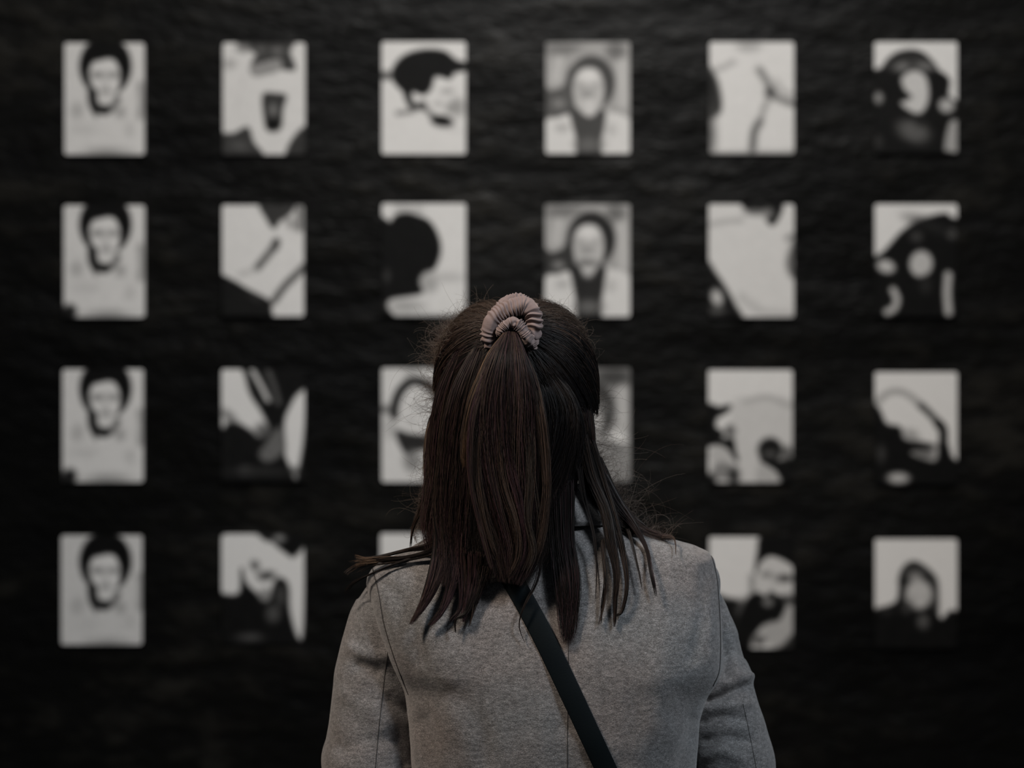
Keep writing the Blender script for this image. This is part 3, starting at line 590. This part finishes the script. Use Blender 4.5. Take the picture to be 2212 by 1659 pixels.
def lock(ctrl, n, K=22, tints=((DARK,1),), clump=14, rad=(.00016,.00028), curl=0.0, wob=1.5, fat=0, fan=.0, taper=.35, keepw=False, tipclump=.8, jag=.10, conv=2.0, over=False, root=.06):
    """ctrl rows (bearing x, bearing y, depth, half width, thickness)"""
    G = []
    nc = max(1, n//clump); cu = rng.uniform(-1, 1, nc); cv = rng.uniform(-1, 1, nc)
    r_ = np.sqrt(rng.uniform(0, 1, nc)); 
    cid = rng.integers(0, nc, n); cb = rng.uniform(.3, 1.25, nc)
    wts = np.array([t[1] for t in tints], float); wts /= wts.sum(); tc = rng.choice(len(tints), nc, p=wts); tints_a = np.array([t[0] for t in tints])
    for which in (('thin', n), ('fat', fat)):
        m = which[1]
        if m == 0: continue
        isfat = which[0] == 'fat'
        c_ = cid if not isfat else rng.integers(0, nc, m)
        u = rng.uniform(-1, 1, m) if not isfat else np.linspace(-.92, .92, m); v = rng.uniform(-1, 1, m) if not isfat else rng.uniform(-.9, -.3, m)
        s0 = rng.uniform(0, root, m); s1 = 1-rng.uniform(0, jag, m)-(rng.random(m) < .15)*rng.uniform(0, .2, m)
        if isfat: s1 = 1-rng.uniform(.03, .14, m)
        base = catmull(ctrl, 200)
        s = s0[:, None]+(s1-s0)[:, None]*np.linspace(0, 1, K)[None, :]
        idx = s*199; i0 = np.clip(idx.astype(int), 0, 198); fr = (idx-i0)[..., None]; Bc = base[i0]*(1-fr)+base[i0+1]*fr
        Tn = np.gradient(base[:, :2], axis=0); Tn /= np.linalg.norm(Tn, axis=1)[:, None]+1e-9; Nn = np.stack([-Tn[:, 1], Tn[:, 0]], 1)
        Nn = -Nn; Np = Nn[i0]
        cl = (s**conv)*tipclump
        uu = u[:, None]*(1-cl)+cu[c_][:, None]*cl; vv = v[:, None]*(1-cl)+cv[c_][:, None]*cl
        ph = rng.uniform(0, 6.28, m)[:, None]; cph = (c_*2.399)[:, None]
        wx = wob*(np.sin(s*5.5+cph)*.8+np.sin(s*11+cph*1.7)*.35)*s*2 + curl*np.sin(s*24+ph)*(.3+s)
        px = Bc[..., 0]+Np[..., 0]*(uu*Bc[..., 3]+wx); py = Bc[..., 1]+Np[..., 1]*(uu*Bc[..., 3]+wx)
        wd = Bc[..., 2]+vv*Bc[..., 4]*np.sqrt(np.maximum(1-np.minimum(np.abs(uu), 1)**2*.7, .1))+.0006*np.sin(s*9+ph)
        d = PERSON_D-wd; X = (px-1106)/F_PX*d; Z = CAM_Z-(py-829.5)/F_PX*d
        if not keepw:
            floor_ = np.maximum(coat_w(X, Z)+.003, head_w(X, Z)*.985); lay = .0035*(vv+1)*np.clip(s*8, 0, 1)-.007*(1-np.clip(s*7, 0, 1))*(0 if over else 1)
            wd = np.maximum(wd, floor_+lay+(0 if not isfat else .0)); d = PERSON_D-wd; X = (px-1106)/F_PX*d; Z = CAM_Z-(py-829.5)/F_PX*d
        P = np.stack([X, CAM_Y+d, Z], -1)
        if isfat: R = np.full((m, K), .0030)*np.minimum(1, (1-np.linspace(0, 1, K)**2.2)+.05)[None, :]*np.clip(Bc[..., 3]/14, .18, 1)
        else: R = rng.uniform(*rad, m)[:, None]*(1-(1-taper)*np.linspace(0, 1, K)**2)[None, :]
        Cc = tints_a[tc[c_]]*(rng.uniform(.7, 1.3, m)*cb[c_])[:, None]
        if isfat: Cc = np.repeat([DARK*.55], m, 0)
        G.append((P, R, Cc))
    return G

# cap: gathered hair swept from the hairline up to the scrunchie
anchor = np.array([X0(1106)-HCs[0], .078, Z0(712)-HCs[2]]); anchor /= np.linalg.norm(anchor)
def swept(n, az0, az1, el0, el1, tints, r0=1.0, r1=1.02, K=20, rad=(.00018,.0003), flare=0.0, clump=12):
    nc = max(1, n//clump); ci = rng.integers(0, nc, n)
    az = np.radians(rng.uniform(az0, az1, n)); el = np.radians(rng.uniform(el0, el1, n))     # azimuth 0 = towards viewer, + = right
    caz = np.radians(rng.uniform(az0, az1, nc))[ci]; az = az*.45+caz*.55
    cel = np.radians(rng.uniform(el0, el1, nc))[ci]; el = el*.45+cel*.55
    D0 = np.stack([np.sin(az)*np.cos(el), np.cos(az)*np.cos(el), np.sin(el)], -1)
    t = np.linspace(0, 1, K)[None, :, None]; A = anchor+rng.normal(0, .05, (n, 3)); A /= np.linalg.norm(A, axis=1)[:, None]
    om = np.arccos(np.clip((D0*A).sum(1), -1, 1))[:, None, None]; om = np.maximum(om, .05)
    D = (np.sin((1-t)*om)*D0[:, None]+np.sin(t*om)*A[:, None])/np.sin(om)
    D = D/np.linalg.norm(D, axis=2)[..., None]
    D[..., 2] -= .10*np.sin(t[..., 0]*math.pi)*(1-np.abs(D[..., 2]))*.8                        # slight sag
    D = D/np.linalg.norm(D, axis=2)[..., None]
    lump = (.018*np.sin(caz*9+cel*5))[:, None]*np.sin(t[..., 0]*math.pi)
    rr = rng.uniform(r0, r1, n)[:, None]+lump+flare*np.sin(t[..., 0]*math.pi)*rng.uniform(0, 1, n)[:, None]
    P = shell(D, rr)
    P = P+(.0012*np.sin(t[..., 0]*7+ci[:, None]*1.3))[..., None]*np.array([.3, 0, 1])
    R = rng.uniform(*rad, n)[:, None]*np.ones((1, K))
    tint = np.array([x[0] for x in tints]); wt = np.array([x[1] for x in tints], float); wt /= wt.sum()
    C = tint[rng.choice(len(tints), nc, p=wt)][ci]*(rng.uniform(.7, 1.3, n)*rng.uniform(.45, 1.3, nc)[ci])[:, None]
    return (P, R, C)
# solid under-shell of the hair (not over the face)
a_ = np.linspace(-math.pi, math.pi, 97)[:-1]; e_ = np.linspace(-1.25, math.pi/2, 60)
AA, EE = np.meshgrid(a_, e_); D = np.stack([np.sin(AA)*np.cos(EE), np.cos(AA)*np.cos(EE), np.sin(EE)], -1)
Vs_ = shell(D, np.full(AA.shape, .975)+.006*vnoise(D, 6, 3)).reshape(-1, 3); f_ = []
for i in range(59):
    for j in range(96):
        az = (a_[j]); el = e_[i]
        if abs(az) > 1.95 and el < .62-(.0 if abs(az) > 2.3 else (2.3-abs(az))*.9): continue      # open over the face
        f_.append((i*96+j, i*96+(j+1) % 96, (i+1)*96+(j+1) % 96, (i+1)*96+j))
G = []
TT = ((DARK, 3), (BROWN, 3), (PLUM, 1.4), (ASH, .5))
G.append(swept(2300, 62, 165, -12, 62, ((DARK, 4), (BROWN, 3), (PLUM, 1), (MUTED, 1.2)), 1.0, 1.03))
G.append(swept(2300, -165, -62, -8, 62, ((DARK, 2), (BROWN, 4), (PLUM, 1.6), (ASH, .9)), 1.0, 1.03))
G.append(swept(1300, -180, 180, 48, 86, ((BROWN, 3), (ASH, .8), (DARK, 2)), 1.0, 1.03))  # crown tints raised: light on the top hair put into its colour
G.append(swept(900, 40, 95, -14, 8, ((DARK, 4), (MUTED, 2)), 1.0, 1.015)); G.append(swept(900, -98, -45, -2, 14, ((DARK, 3), (PLUM, 2)), 1.0, 1.015))
G.append(swept(1100, 8, 75, -8, 42, ((DARK, 4), (MUTED, 3)), .985, 1.01)); G.append(swept(1100, -75, -8, -4, 42, ((DARK, 3), (BROWN, 1), (MUTED, 1)), .985, 1.01))
G.append(swept(1000, 52, 104, -16, 26, ((DARK, 5), (MUTED, 3), (BROWN, 1)), 1.03, 1.06)); G.append(swept(900, -104, -60, 2, 34, ((DARK, 3), (BROWN, 3), (PLUM, 2)), 1.03, 1.055))
G.append(swept(900, -150, -70, 30, 66, ((BROWN, 3), (ASH, 2)), 1.02, 1.05)); G.append(swept(600, 70, 150, 36, 70, ((BROWN, 3), (ASH, 1)), 1.02, 1.045))  # lighter browns here paint in the lit look of the upper hair
G.append(swept(420, -160, -45, 12, 70, ((BROWN, 2), (ASH, 2)), 1.03, 1.06, rad=(.0001,.00016), flare=.05, clump=3))
G.append(swept(420, 40, 160, 18, 75, ((BROWN, 2), (ASH, 1)), 1.03, 1.06, rad=(.0001,.00016), flare=.05, clump=3))
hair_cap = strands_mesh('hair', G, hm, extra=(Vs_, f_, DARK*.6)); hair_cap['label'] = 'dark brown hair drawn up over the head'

# loose hair hanging over the nape, shoulders and back
G = []
def add(*a, **k): G.extend(lock(*a, **k))
ML = ((DARK, 3), (BROWN, 3), (PLUM, 3)); MD = ((DARK, 6), (MUTED, 2), (BROWN, 1)); MR = ((DARK, 4), (BROWN, 2), (PLUM, 1))
add([(1110,800,.090,80,.006),(1114,890,.098,138,.008),(1110,1000,.098,128,.012),(1090,1080,.10,116,.012),(1080,1180,.11,118,.010),(1070,1262,.12,85,.008)], 1800, tints=MD, fat=34, clump=22, wob=2, root=.14)
add([(1000,760,.075,16,.006),(972,850,.072,30,.008),(958,940,.070,34,.012),(950,1040,.072,36,.012),(938,1130,.08,34,.010),(942,1192,.088,24,.006)], 800, tints=((PLUM,2),(BROWN,3),(DARK,3)), fat=12, wob=2, root=.16)
add([(958,880,.045,14,.008),(938,930,.045,17,.012),(931,1000,.05,18,.012),(932,1070,.06,18,.010),(922,1150,.07,15,.008)], 420, tints=((ASH,3),(BRONZE,1.2),(BROWN,2)), fat=5, wob=2, curl=1.0)
add([(1040,750,.085,16,.008),(1005,860,.10,36,.008),(985,980,.10,42,.010),(975,1100,.105,44,.010),(975,1200,.112,34,.008),(965,1270,.12,22,.006)], 900, tints=ML, fat=12, wob=3)
# left tips on the coat
add([(955,1150,.105,16,.005),(950,1200,.11,15,.005),(935,1260,.12,13,.004),(912,1310,.122,9,.003),(886,1350,.122,3,.002)], 240, tints=((PLUM,3),(DARK,2),(BROWN,1)), fat=4, wob=1, tipclump=.6)
add([(990,1150,.11,16,.005),(985,1220,.115,14,.005),(970,1280,.12,11,.004),(950,1325,.124,7,.003),(925,1352,.124,3,.002)], 220, tints=((PLUM,3),(DARK,2),(BROWN,1)), fat=4, wob=1, tipclump=.6)
add([(1000,1180,.115,13,.004),(1000,1260,.12,10,.004),(994,1310,.124,6,.003),(972,1342,.126,2,.002)], 90, tints=ML, fat=2, wob=1)
add([(1020,1190,.12,20,.005),(1018,1260,.12,16,.005),(1008,1310,.124,9,.003),(1000,1345,.126,4,.002)], 150, tints=((PLUM,3),(BROWN,2)), fat=3, wob=1.5)
add([(1040,1190,.12,20,.005),(1032,1250,.12,15,.004),(1008,1320,.126,7,.003),(985,1338,.128,3,.002),(984,1368,.128,1.5,.001)], 60, tints=((DARK,3),), fat=2, wob=.5)
add([(1040,1220,.12,24,.005),(1030,1280,.12,14,.004),(1010,1355,.126,5,.002)], 110, tints=ML, fat=2, wob=2)
# right-hand loose hair
add([(1180,800,.085,22,.006),(1212,890,.088,44,.008),(1224,970,.085,44,.012),(1216,1030,.084,36,.012),(1206,1130,.09,26,.010)], 1100, root=.2, tints=((DARK,6),(MUTED,4)), fat=20, wob=2)
add([(1258,850,.05,14,.006),(1264,930,.055,20,.010),(1272,1010,.05,22,.014),(1300,1080,.055,24,.012),(1345,1130,.06,18,.008),(1392,1152,.06,10,.005)], 700, tints=((DARK,4),(BROWN,2),(PLUM,1)), fat=10, wob=2, root=.2)
add([(1280,990,.03,16,.010),(1310,1060,.03,20,.012),(1350,1115,.035,18,.010),(1400,1150,.04,10,.006),(1458,1166,.045,3,.003)], 260, tints=((PLUM,3),(BROWN,3)), fat=3, wob=2, curl=1.5, rad=(.00012,.0002))
add([(1210,1035,.09,30,.008),(1214,1160,.105,26,.006),(1225,1250,.118,30,.006),(1228,1330,.124,24,.005),(1226,1396,.126,11,.003)], 620, tints=((DARK,4),(PLUM,2),(MUTED,2)), fat=12, wob=2.5, tipclump=.5, jag=.18)
add([(1254,940,.082,13,.006),(1276,1030,.084,11,.006),(1306,1100,.095,11,.005),(1320,1170,.108,11,.004),(1332,1240,.118,8,.003),(1328,1300,.123,6,.002),(1327,1356,.125,2,.002)], 260, tints=((DARK,5),(BROWN,2)), fat=5, wob=1)
add([(1270,950,.07,12,.006),(1298,1040,.076,11,.006),(1322,1110,.09,10,.005),(1344,1190,.106,7,.003),(1354,1260,.118,5,.002),(1344,1318,.123,3,.002),(1330,1330,.124,1.5,.001)], 190, tints=((DARK,5),(BROWN,2)), fat=4, wob=1)
add([(1290,1010,.05,12,.006),(1330,1085,.058,12,.005),(1368,1135,.07,8,.004),(1396,1185,.085,5,.003),(1406,1235,.108,4,.002),(1418,1290,.117,2,.001)], 150, tints=((DARK,4),(PLUM,2)), fat=3, wob=1)
add([(1250,1000,.09,7,.004),(1262,1080,.098,5,.003),(1282,1150,.11,4,.002),(1290,1230,.12,3,.002),(1290,1300,.123,3,.002)], 30, tints=((DARK,4),), wob=1.5)
add([(1300,1160,.10,5,.003),(1308,1250,.12,4,.002),(1302,1310,.124,4,.002),(1296,1352,.125,3,.001)], 46, tints=((DARK,4),(BROWN,2)), wob=1.5)
add([(1356,1140,.09,4,.003),(1376,1220,.11,3,.002),(1390,1275,.118,3,.002)], 18, tints=((BROWN,4),), wob=1.5)
add([(1170,1180,.12,6,.003),(1160,1250,.125,5,.002),(1132,1310,.13,3,.002),(1122,1350,.13,2,.001),(1136,1388,.128,2,.001)], 20, tints=((DARK,4),), wob=1.5)
add([(1430,1158,.05,6,.003),(1456,1163,.055,3,.002),(1464,1200,.085,2,.001)], 22, tints=((BROWN,4),), wob=1)
add([(1215,930,.060,30,.006),(1228,1000,.062,26,.006),(1226,1050,.066,22,.006),(1220,1100,.074,18,.006)], 260, tints=MD, fat=10, wob=1)
# wisps blown out over the left shoulder
add([(975,1150,.10,12,.004),(930,1178,.085,8,.004),(880,1188,.06,4,.003),(835,1199,.05,3,.002),(800,1208,.045,6,.004),(768,1224,.04,15,.006)], 80, tints=((DARK,5),(BROWN,1)), wob=.8, keepw=True, conv=4, tipclump=.2)
add([(965,1165,.105,12,.004),(930,1192,.09,8,.004),(880,1206,.075,6,.003),(835,1211,.06,7,.003),(800,1216,.05,10,.004),(756,1232,.04,20,.006)], 130, tints=((DARK,4),(BROWN,2),(BRONZE,1)), wob=.8, keepw=True, conv=6, tipclump=.1, jag=.4)
add([(880,1205,.065,4,.003),(825,1209,.055,7,.003),(790,1212,.05,9,.003),(765,1212,.045,17,.004)], 70, tints=((BRONZE,3),(BROWN,2)), wob=.8, keepw=True, conv=6, tipclump=.1)
add([(890,1205,.08,3,.002),(840,1222,.07,2,.002),(800,1240,.06,2,.002),(765,1258,.05,4,.002),(745,1282,.04,6,.002)], 26, tints=((DARK,4),(BRONZE,1)), wob=.8, keepw=True, conv=6, tipclump=.1)
add([(830,1205,.05,5,.002),(790,1213,.045,5,.002),(762,1228,.04,5,.002),(748,1243,.04,6,.002)], 22, tints=((ASH,2),(BROWN,2)), wob=1.5, keepw=True, conv=6, tipclump=.1)
add([(925,1040,.05,6,.004),(908,1100,.05,6,.004),(892,1140,.05,4,.003),(886,1185,.05,2,.002)], 60, tints=((BRONZE,1),(BROWN,3)), wob=1, keepw=True)
loose = strands_mesh('loose_hair', G, hm); loose['label'] = 'loose brown hair hanging over the coat'

# ponytail
G = []
add([(1103,706,.093,6,.006),(1102,728,.114,20,.010),(1098,775,.134,44,.012),(1093,850,.140,74,.014),(1092,930,.140,88,.014),(1098,1010,.138,92,.012),(1106,1090,.136,88,.012),(1112,1160,.134,74,.010),(1108,1215,.134,52,.008),(1100,1262,.134,26,.006)], 2600, tints=((DARK,5),(BROWN,4),(PLUM,4),(ASH,.35)), fat=30, clump=26, wob=5, K=26, jag=.14, conv=1.3, tipclump=.7)
# the bronze strands on its left edge and single lighter locks
add([(1092,722,.112,6,.004),(1062,765,.130,9,.005),(1038,820,.142,10,.005),(1015,880,.148,10,.005),(1004,950,.148,10,.004),(1004,1010,.146,8,.004)], 300, tints=((BRONZE,4),(BROWN,3)), wob=1.2, clump=16, tipclump=.3)
add([(1086,735,.118,6,.003),(1050,800,.140,8,.004),(1024,880,.150,8,.004),(1014,960,.152,7,.004),(1018,1050,.150,6,.004),(1040,1150,.146,5,.003),(1062,1230,.144,3,.003)], 170, tints=((BROWN,3),(PLUM,2)), wob=1.5)
for pts, tn, n_ in (([(1112,740),(1118,800),(1130,870),(1142,940),(1148,1020),(1160,1110),(1164,1180)], ASH*.8, 46), ([(1100,740),(1080,820),(1062,900),(1056,980),(1074,1080),(1096,1170),(1104,1225)], PLUM*1.5, 70), ([(1106,740),(1096,830),(1092,920),(1104,1010),(1126,1100),(1132,1180),(1112,1240)], PLUM*1.3, 70),
                    ([(1122,745),(1150,810),(1168,890),(1178,970),(1182,1060),(1170,1150),(1150,1220)], BROWN*1.5, 80), ([(1096,740),(1060,830),(1036,920),(1030,1010),(1046,1110),(1072,1200)], BROWN*1.3, 80), ([(1116,742),(1136,830),(1146,930),(1146,1030),(1140,1120),(1150,1190),(1132,1240)], ASH*.6, 46),
                    ([(1100,740),(1086,840),(1078,940),(1086,1040),(1114,1130),(1120,1200),(1098,1250)], BROWN*1.6, 60)):
    add([(x, y, .118+.027*min(1, i/2)-(.004*max(0, i-4)), (3, 8, 10, 10, 9, 8, 4)[i], .005) for i, (x, y) in enumerate(pts)], n_*2, tints=((tn, 3), (BROWN, 1), (DARK, 2)), wob=2.5, clump=9, tipclump=.45)
pony = strands_mesh('ponytail', G, hm); pony['label'] = 'half-up ponytail with bronze and plum strands'

# flyaways: fine short curls around the outline
G = []
def fuzz(n, path, out, ln, curl=.6, tints=((BROWN,2),(ASH*1.3,2)), rad=(.00011,.00019), wv_=(.0,.03), K=14):
    Pp = catmull(path, 200); s = rng.uniform(0, 1, n); i = (s*199).astype(int); b0 = Pp[i]; T = np.gradient(Pp, axis=0)[i]; T /= np.linalg.norm(T, axis=1)[:, None]
    Nn = np.stack([T[:, 1], -T[:, 0]], 1)*out; L = rng.gamma(2.2, ln/2.2, n); ang = rng.normal(0, .55, n)
    t = np.linspace(0, 1, K)[None, :]; ca = rng.normal(0, curl*2.2, n)[:, None]+rng.normal(0, 1.2, n)[:, None]*t
    base = np.arctan2(Nn[:, 1], Nn[:, 0])+ang; a = base[:, None]+ca*t; st_ = (L/K)[:, None]
    x = b0[:, 0][:, None]-Nn[:, 0][:, None]*6+np.cumsum(np.cos(a)*st_, 1); y = b0[:, 1][:, None]-Nn[:, 1][:, None]*6+np.cumsum(np.sin(a)*st_, 1)
    wd = rng.uniform(*wv_, n)[:, None]+rng.normal(0, .006, n)[:, None]*t; d = PERSON_D-wd
    P = np.stack([(x-1106)/F_PX*d, CAM_Y+d, CAM_Z-(y-829.5)/F_PX*d], -1); R = rng.uniform(*rad, n)[:, None]*(1-.6*t)
    ti = np.array([q_[0] for q_ in tints]); wt = np.array([q_[1] for q_ in tints], float); wt /= wt.sum()
    G.append((P, R, ti[rng.choice(len(tints), n, p=wt)]*rng.uniform(.7, 1.4, n)[:, None]))
fuzz(1300, [(958,800),(945,770),(948,735),(972,705),(1010,682),(1055,668)], 1, 24, .9)
fuzz(494, [(1165,668),(1205,680),(1240,705),(1265,745),(1278,800)], 1, 22, .7)
fuzz(570, [(952,905),(955,860),(958,830),(962,800)], 1, 46, .8)
fuzz(456, [(905,1120),(918,1050),(925,980),(945,905)], 1, 26, .8)
fuzz(342, [(1283,850),(1285,920),(1290,980),(1300,1030)], 1, 40, .5)
fuzz(430, [(1290,980),(1310,1040),(1350,1090),(1400,1140),(1450,1165)], 1, 34, .7)
fuzz(60, [(1310,1040),(1370,1100)], 1, 60, .9)
fuzz(209, [(905,1120),(895,1150),(915,1190)], 1, 20, .8)
fuzz(494, [(1165,676),(1210,690),(1250,730)], 1, 16, 1.2, wv_=(.02,.06)); fuzz(300, [(955,780),(975,715),(1040,680)], 1, 18, 1.3, wv_=(.02,.06))
fly = strands_mesh('flyaway_hair', G, hm); fly['kind'] = 'stuff'

# ------------------------------------------------------------------ scrunchie
vm, nt, b = mat('taupe_velvet', (.20,.155,.148), .95, .05); b.inputs['Sheen Weight'].default_value = .4; b.inputs['Sheen Roughness'].default_value = .35
b.inputs['Sheen Tint'].default_value = (.9,.78,.76,1)
bump(nt, b, noise(nt, 900, mapped(nt, (1,1,1))), .25, .0008)
def roll(pts, rad, pleats, amp, seed, closed=False, n=520, k=30):
    Q = catmull([(*W(x, y, w_), r_) for (x, y, w_), r_ in zip(pts, rad)], n, closed)
    t = np.linspace(0, 1, n); ph = pleats*2*math.pi*t+4.5*np.sin(t*13+seed)+2.2*np.sin(t*37+seed)
    a = np.linspace(0, 2*math.pi, k, endpoint=False)
    am = amp*(1.1+.75*np.sin(t*19+seed)+.4*np.sin(t*53))[:, None]*(1+.5*np.sin(a*1+t[:, None]*9)[:, :])
    R = Q[:, 3][:, None]*(1+am*np.sin(ph[:, None]+1.1*np.sin(a*2+seed)+.5*np.sin(a*3))+.08*np.sin(a*2+t[:, None]*14+seed)+.05*np.sin(a*5+t[:, None]*30))
    if not closed:
        en = np.minimum(1, np.minimum(t, 1-t)*14+.12)[:, None]; R = R*en
    return tube(Q[:, :3], R, k, closed)
S1 = roll([(1072,752,.086),(1057,735,.092),(1056,712,.096),(1066,691,.098),(1084,675,.098),(1106,664,.096),(1130,661,.094),(1148,674,.095),(1154,698,.098),(1151,724,.096),(1138,744,.086),(1105,752,.068)],
          [.0060,.0092,.0098,.0100,.0098,.0104,.0118,.0112,.0096,.0074,.0070,.0070], 31, .085, 1, True)
S2 = roll([(1074,728,.104),(1082,713,.108),(1094,701,.110),(1108,696,.111),(1122,703,.112),(1132,718,.111),(1140,734,.107),(1146,750,.098)], [.0036,.0050,.0058,.0062,.0064,.0066,.0070,.0050], 19, .13, 4)
S3 = roll([(1064,684,.084),(1082,664,.082),(1102,651,.080),(1124,648,.079),(1144,659,.079),(1156,678,.080),(1160,702,.081),(1158,724,.080)], [.0062,.0074,.0078,.0080,.0076,.0066,.0060,.0046], 23, .09, 7)
S4 = roll([(1140,722,.101),(1151,736,.097),(1148,750,.091),(1134,757,.090),(1128,746,.096)], [.0055,.0066,.0062,.0056,.0040], 11, .2, 9)
v, f = joinvf([S1, S2, S3, S4]); scr = child('scrunchie', v, f, vm); scr['label'] = 'ruffled taupe velvet scrunchie'

# ------------------------------------------------------------------ crossbody bag
bag = bpy.data.objects.new('crossbody_bag', None); COL.objects.link(bag)
bp = Vector((X0(1560), YP-.02, .86)); bag.location = bp
tag(bag, 'black leather crossbody bag, its strap slanting across the coat\'s back', 'bag')
def bchild(name, V, f, m, parent=None, smooth=True): return link(name, mesh(name, np.asarray(V)-np.array(bp), f), m, parent or bag, smooth)
ctr = catmull([(1010,1100),(1040,1150),(1072,1200),(1110,1258),(1162,1352),(1210,1450),(1258,1552),(1308,1659),(1370,1790),(1440,1930),(1500,2040)], 220)
pts = []
for x, y in ctr:
    hit = [on_cloth(x+dx, y, .0) for dx in (-22, 0, 22)]; hit = [h_ for h_ in hit if h_ is not None]
    if hit and on_cloth(x, y, 0) is not None:
        c_h = on_cloth(x, y, 0); yy = min(h_.y for h_ in hit); dd = (c_h-cam_v); pts.append(cam_v+dd*((yy-CAM_Y)/dd.y))
q = np.array([tuple(p) for p in pts])
for _ in range(60): q[1:-1] = (q[:-2]+2*q[1:-1]+q[2:])/4
q[:, 1] -= .0028
# over the left shoulder and down the front, closing at the bag
front = catmull([q[0], (q[0][0]-.012, YP-.045, 1.412), (q[0][0]-.012, YP+.02, 1.408), (q[0][0]+.01, YP+.085, 1.33), (BX-.0, YP+.128, 1.22), (BX+.09, YP+.135, 1.08), (BX+.17, YP+.125, .97), (BX+.225, YP+.05, .93)], 120)[1:][::-1]
allp = np.vstack([front, q, [[bp[0]+.005, YP-.06, .935]]])
def ribbon(P, wdt, th_, side_ref=(0, 1, 0)):
    T = np.gradient(P, axis=0); T /= np.linalg.norm(T, axis=1)[:, None]; n = len(P)
    c_ = np.array([BX, YP]); out = np.zeros_like(P); out[:, :2] = P[:, :2]-c_; out[:, 2] += .10*np.clip((P[:, 2]-1.34)/.06, 0, 1)
    out /= np.linalg.norm(out, axis=1)[:, None]; out -= T*(out*T).sum(1)[:, None]; out /= np.linalg.norm(out, axis=1)[:, None]
    back = (P[:, 1] < YP-.05); ob = np.array([0, -1., .0]); o2 = ob-T*(T@ob)[:, None]; o2 /= np.linalg.norm(o2, axis=1)[:, None]
    out = np.where(back[:, None], o2, out)
    for _ in range(10): out[1:-1] = (out[:-2]+out[1:-1]+out[2:])/3
    out /= np.linalg.norm(out, axis=1)[:, None]
    S_ = np.cross(T, out); V = []
    prof_ = [(-1, -.6), (-.97, .6), (-.9, 1), (0, 1.1), (.9, 1), (.97, .6), (1, -.6), (.9, -1), (-.9, -1)]
    for a, c in prof_: V.append(P+S_*a*wdt/2+out*c*th_/2)
    V = np.stack(V, 1); k = len(prof_); f = [(i*k+j, i*k+(j+1) % k, (i+1)*k+(j+1) % k, (i+1)*k+j) for i in range(n-1) for j in range(k)]
    f += [tuple(range(k-1, -1, -1)), tuple((n-1)*k+j for j in range(k))]
    return V.reshape(-1, 3), f
v, f = ribbon(allp, .0255, .0026); bchild('strap', v, f, lm)
# bag body at the right hip
def rbox(c, s, r, k=6):
    out = []; hx2, hz2 = s[0]/2-r, s[2]/2-r
    for cx_, cz_, a0 in ((hx2, hz2, 0), (-hx2, hz2, 90), (-hx2, -hz2, 180), (hx2, -hz2, 270)):
        for i in range(k+1): a = math.radians(a0+90*i/k); out.append((cx_+r*math.cos(a), cz_+r*math.sin(a)))
    n = len(out); V = []
    for dy_, sc in ((-.5, .96), (-.42, 1), (.42, 1), (.5, .96)): V += [(c[0]+x*sc, c[1]+dy_*s[1], c[2]+z*sc) for x, z in out]
    f = [(i*n+j, i*n+(j+1) % n, (i+1)*n+(j+1) % n, (i+1)*n+j) for i in range(3) for j in range(n)]+[tuple(range(n-1, -1, -1)), tuple(3*n+j for j in range(n))]
    V = np.array(V)
    return V, f
def turn(V, c, ang):
    V = np.array(V, float); c = np.array(c); ca, sa = math.cos(ang), math.sin(ang); D = V-c
    return np.column_stack([D[:, 0]*ca-D[:, 1]*sa, D[:, 0]*sa+D[:, 1]*ca, D[:, 2]])+c
bc = (BX+.262, YP+.0, .84)
v, f = rbox(bc, (.21, .055, .15), .03); bb = bchild('bag_body', turn(v, bc, math.pi/2), f, lm)
v, f = rbox((bc[0], bc[1]-.031, bc[2]+.028), (.215, .006, .10), .03); bchild('flap', turn(v, bc, math.pi/2), f, lm)
gm, _, _ = mat('brass', (.6,.45,.2), .3); gm.node_tree.nodes['Principled BSDF'].inputs['Metallic'].default_value = 1
v, f = tube(catmull([(bc[0]+.036, YP-.012, .80), (bc[0]+.036, YP+.012, .80), (bc[0]+.036, YP+.012, .782), (bc[0]+.036, YP-.012, .782)], 40, True), np.full(40, .0018), 8, True); bchild('buckle', v, f, gm)
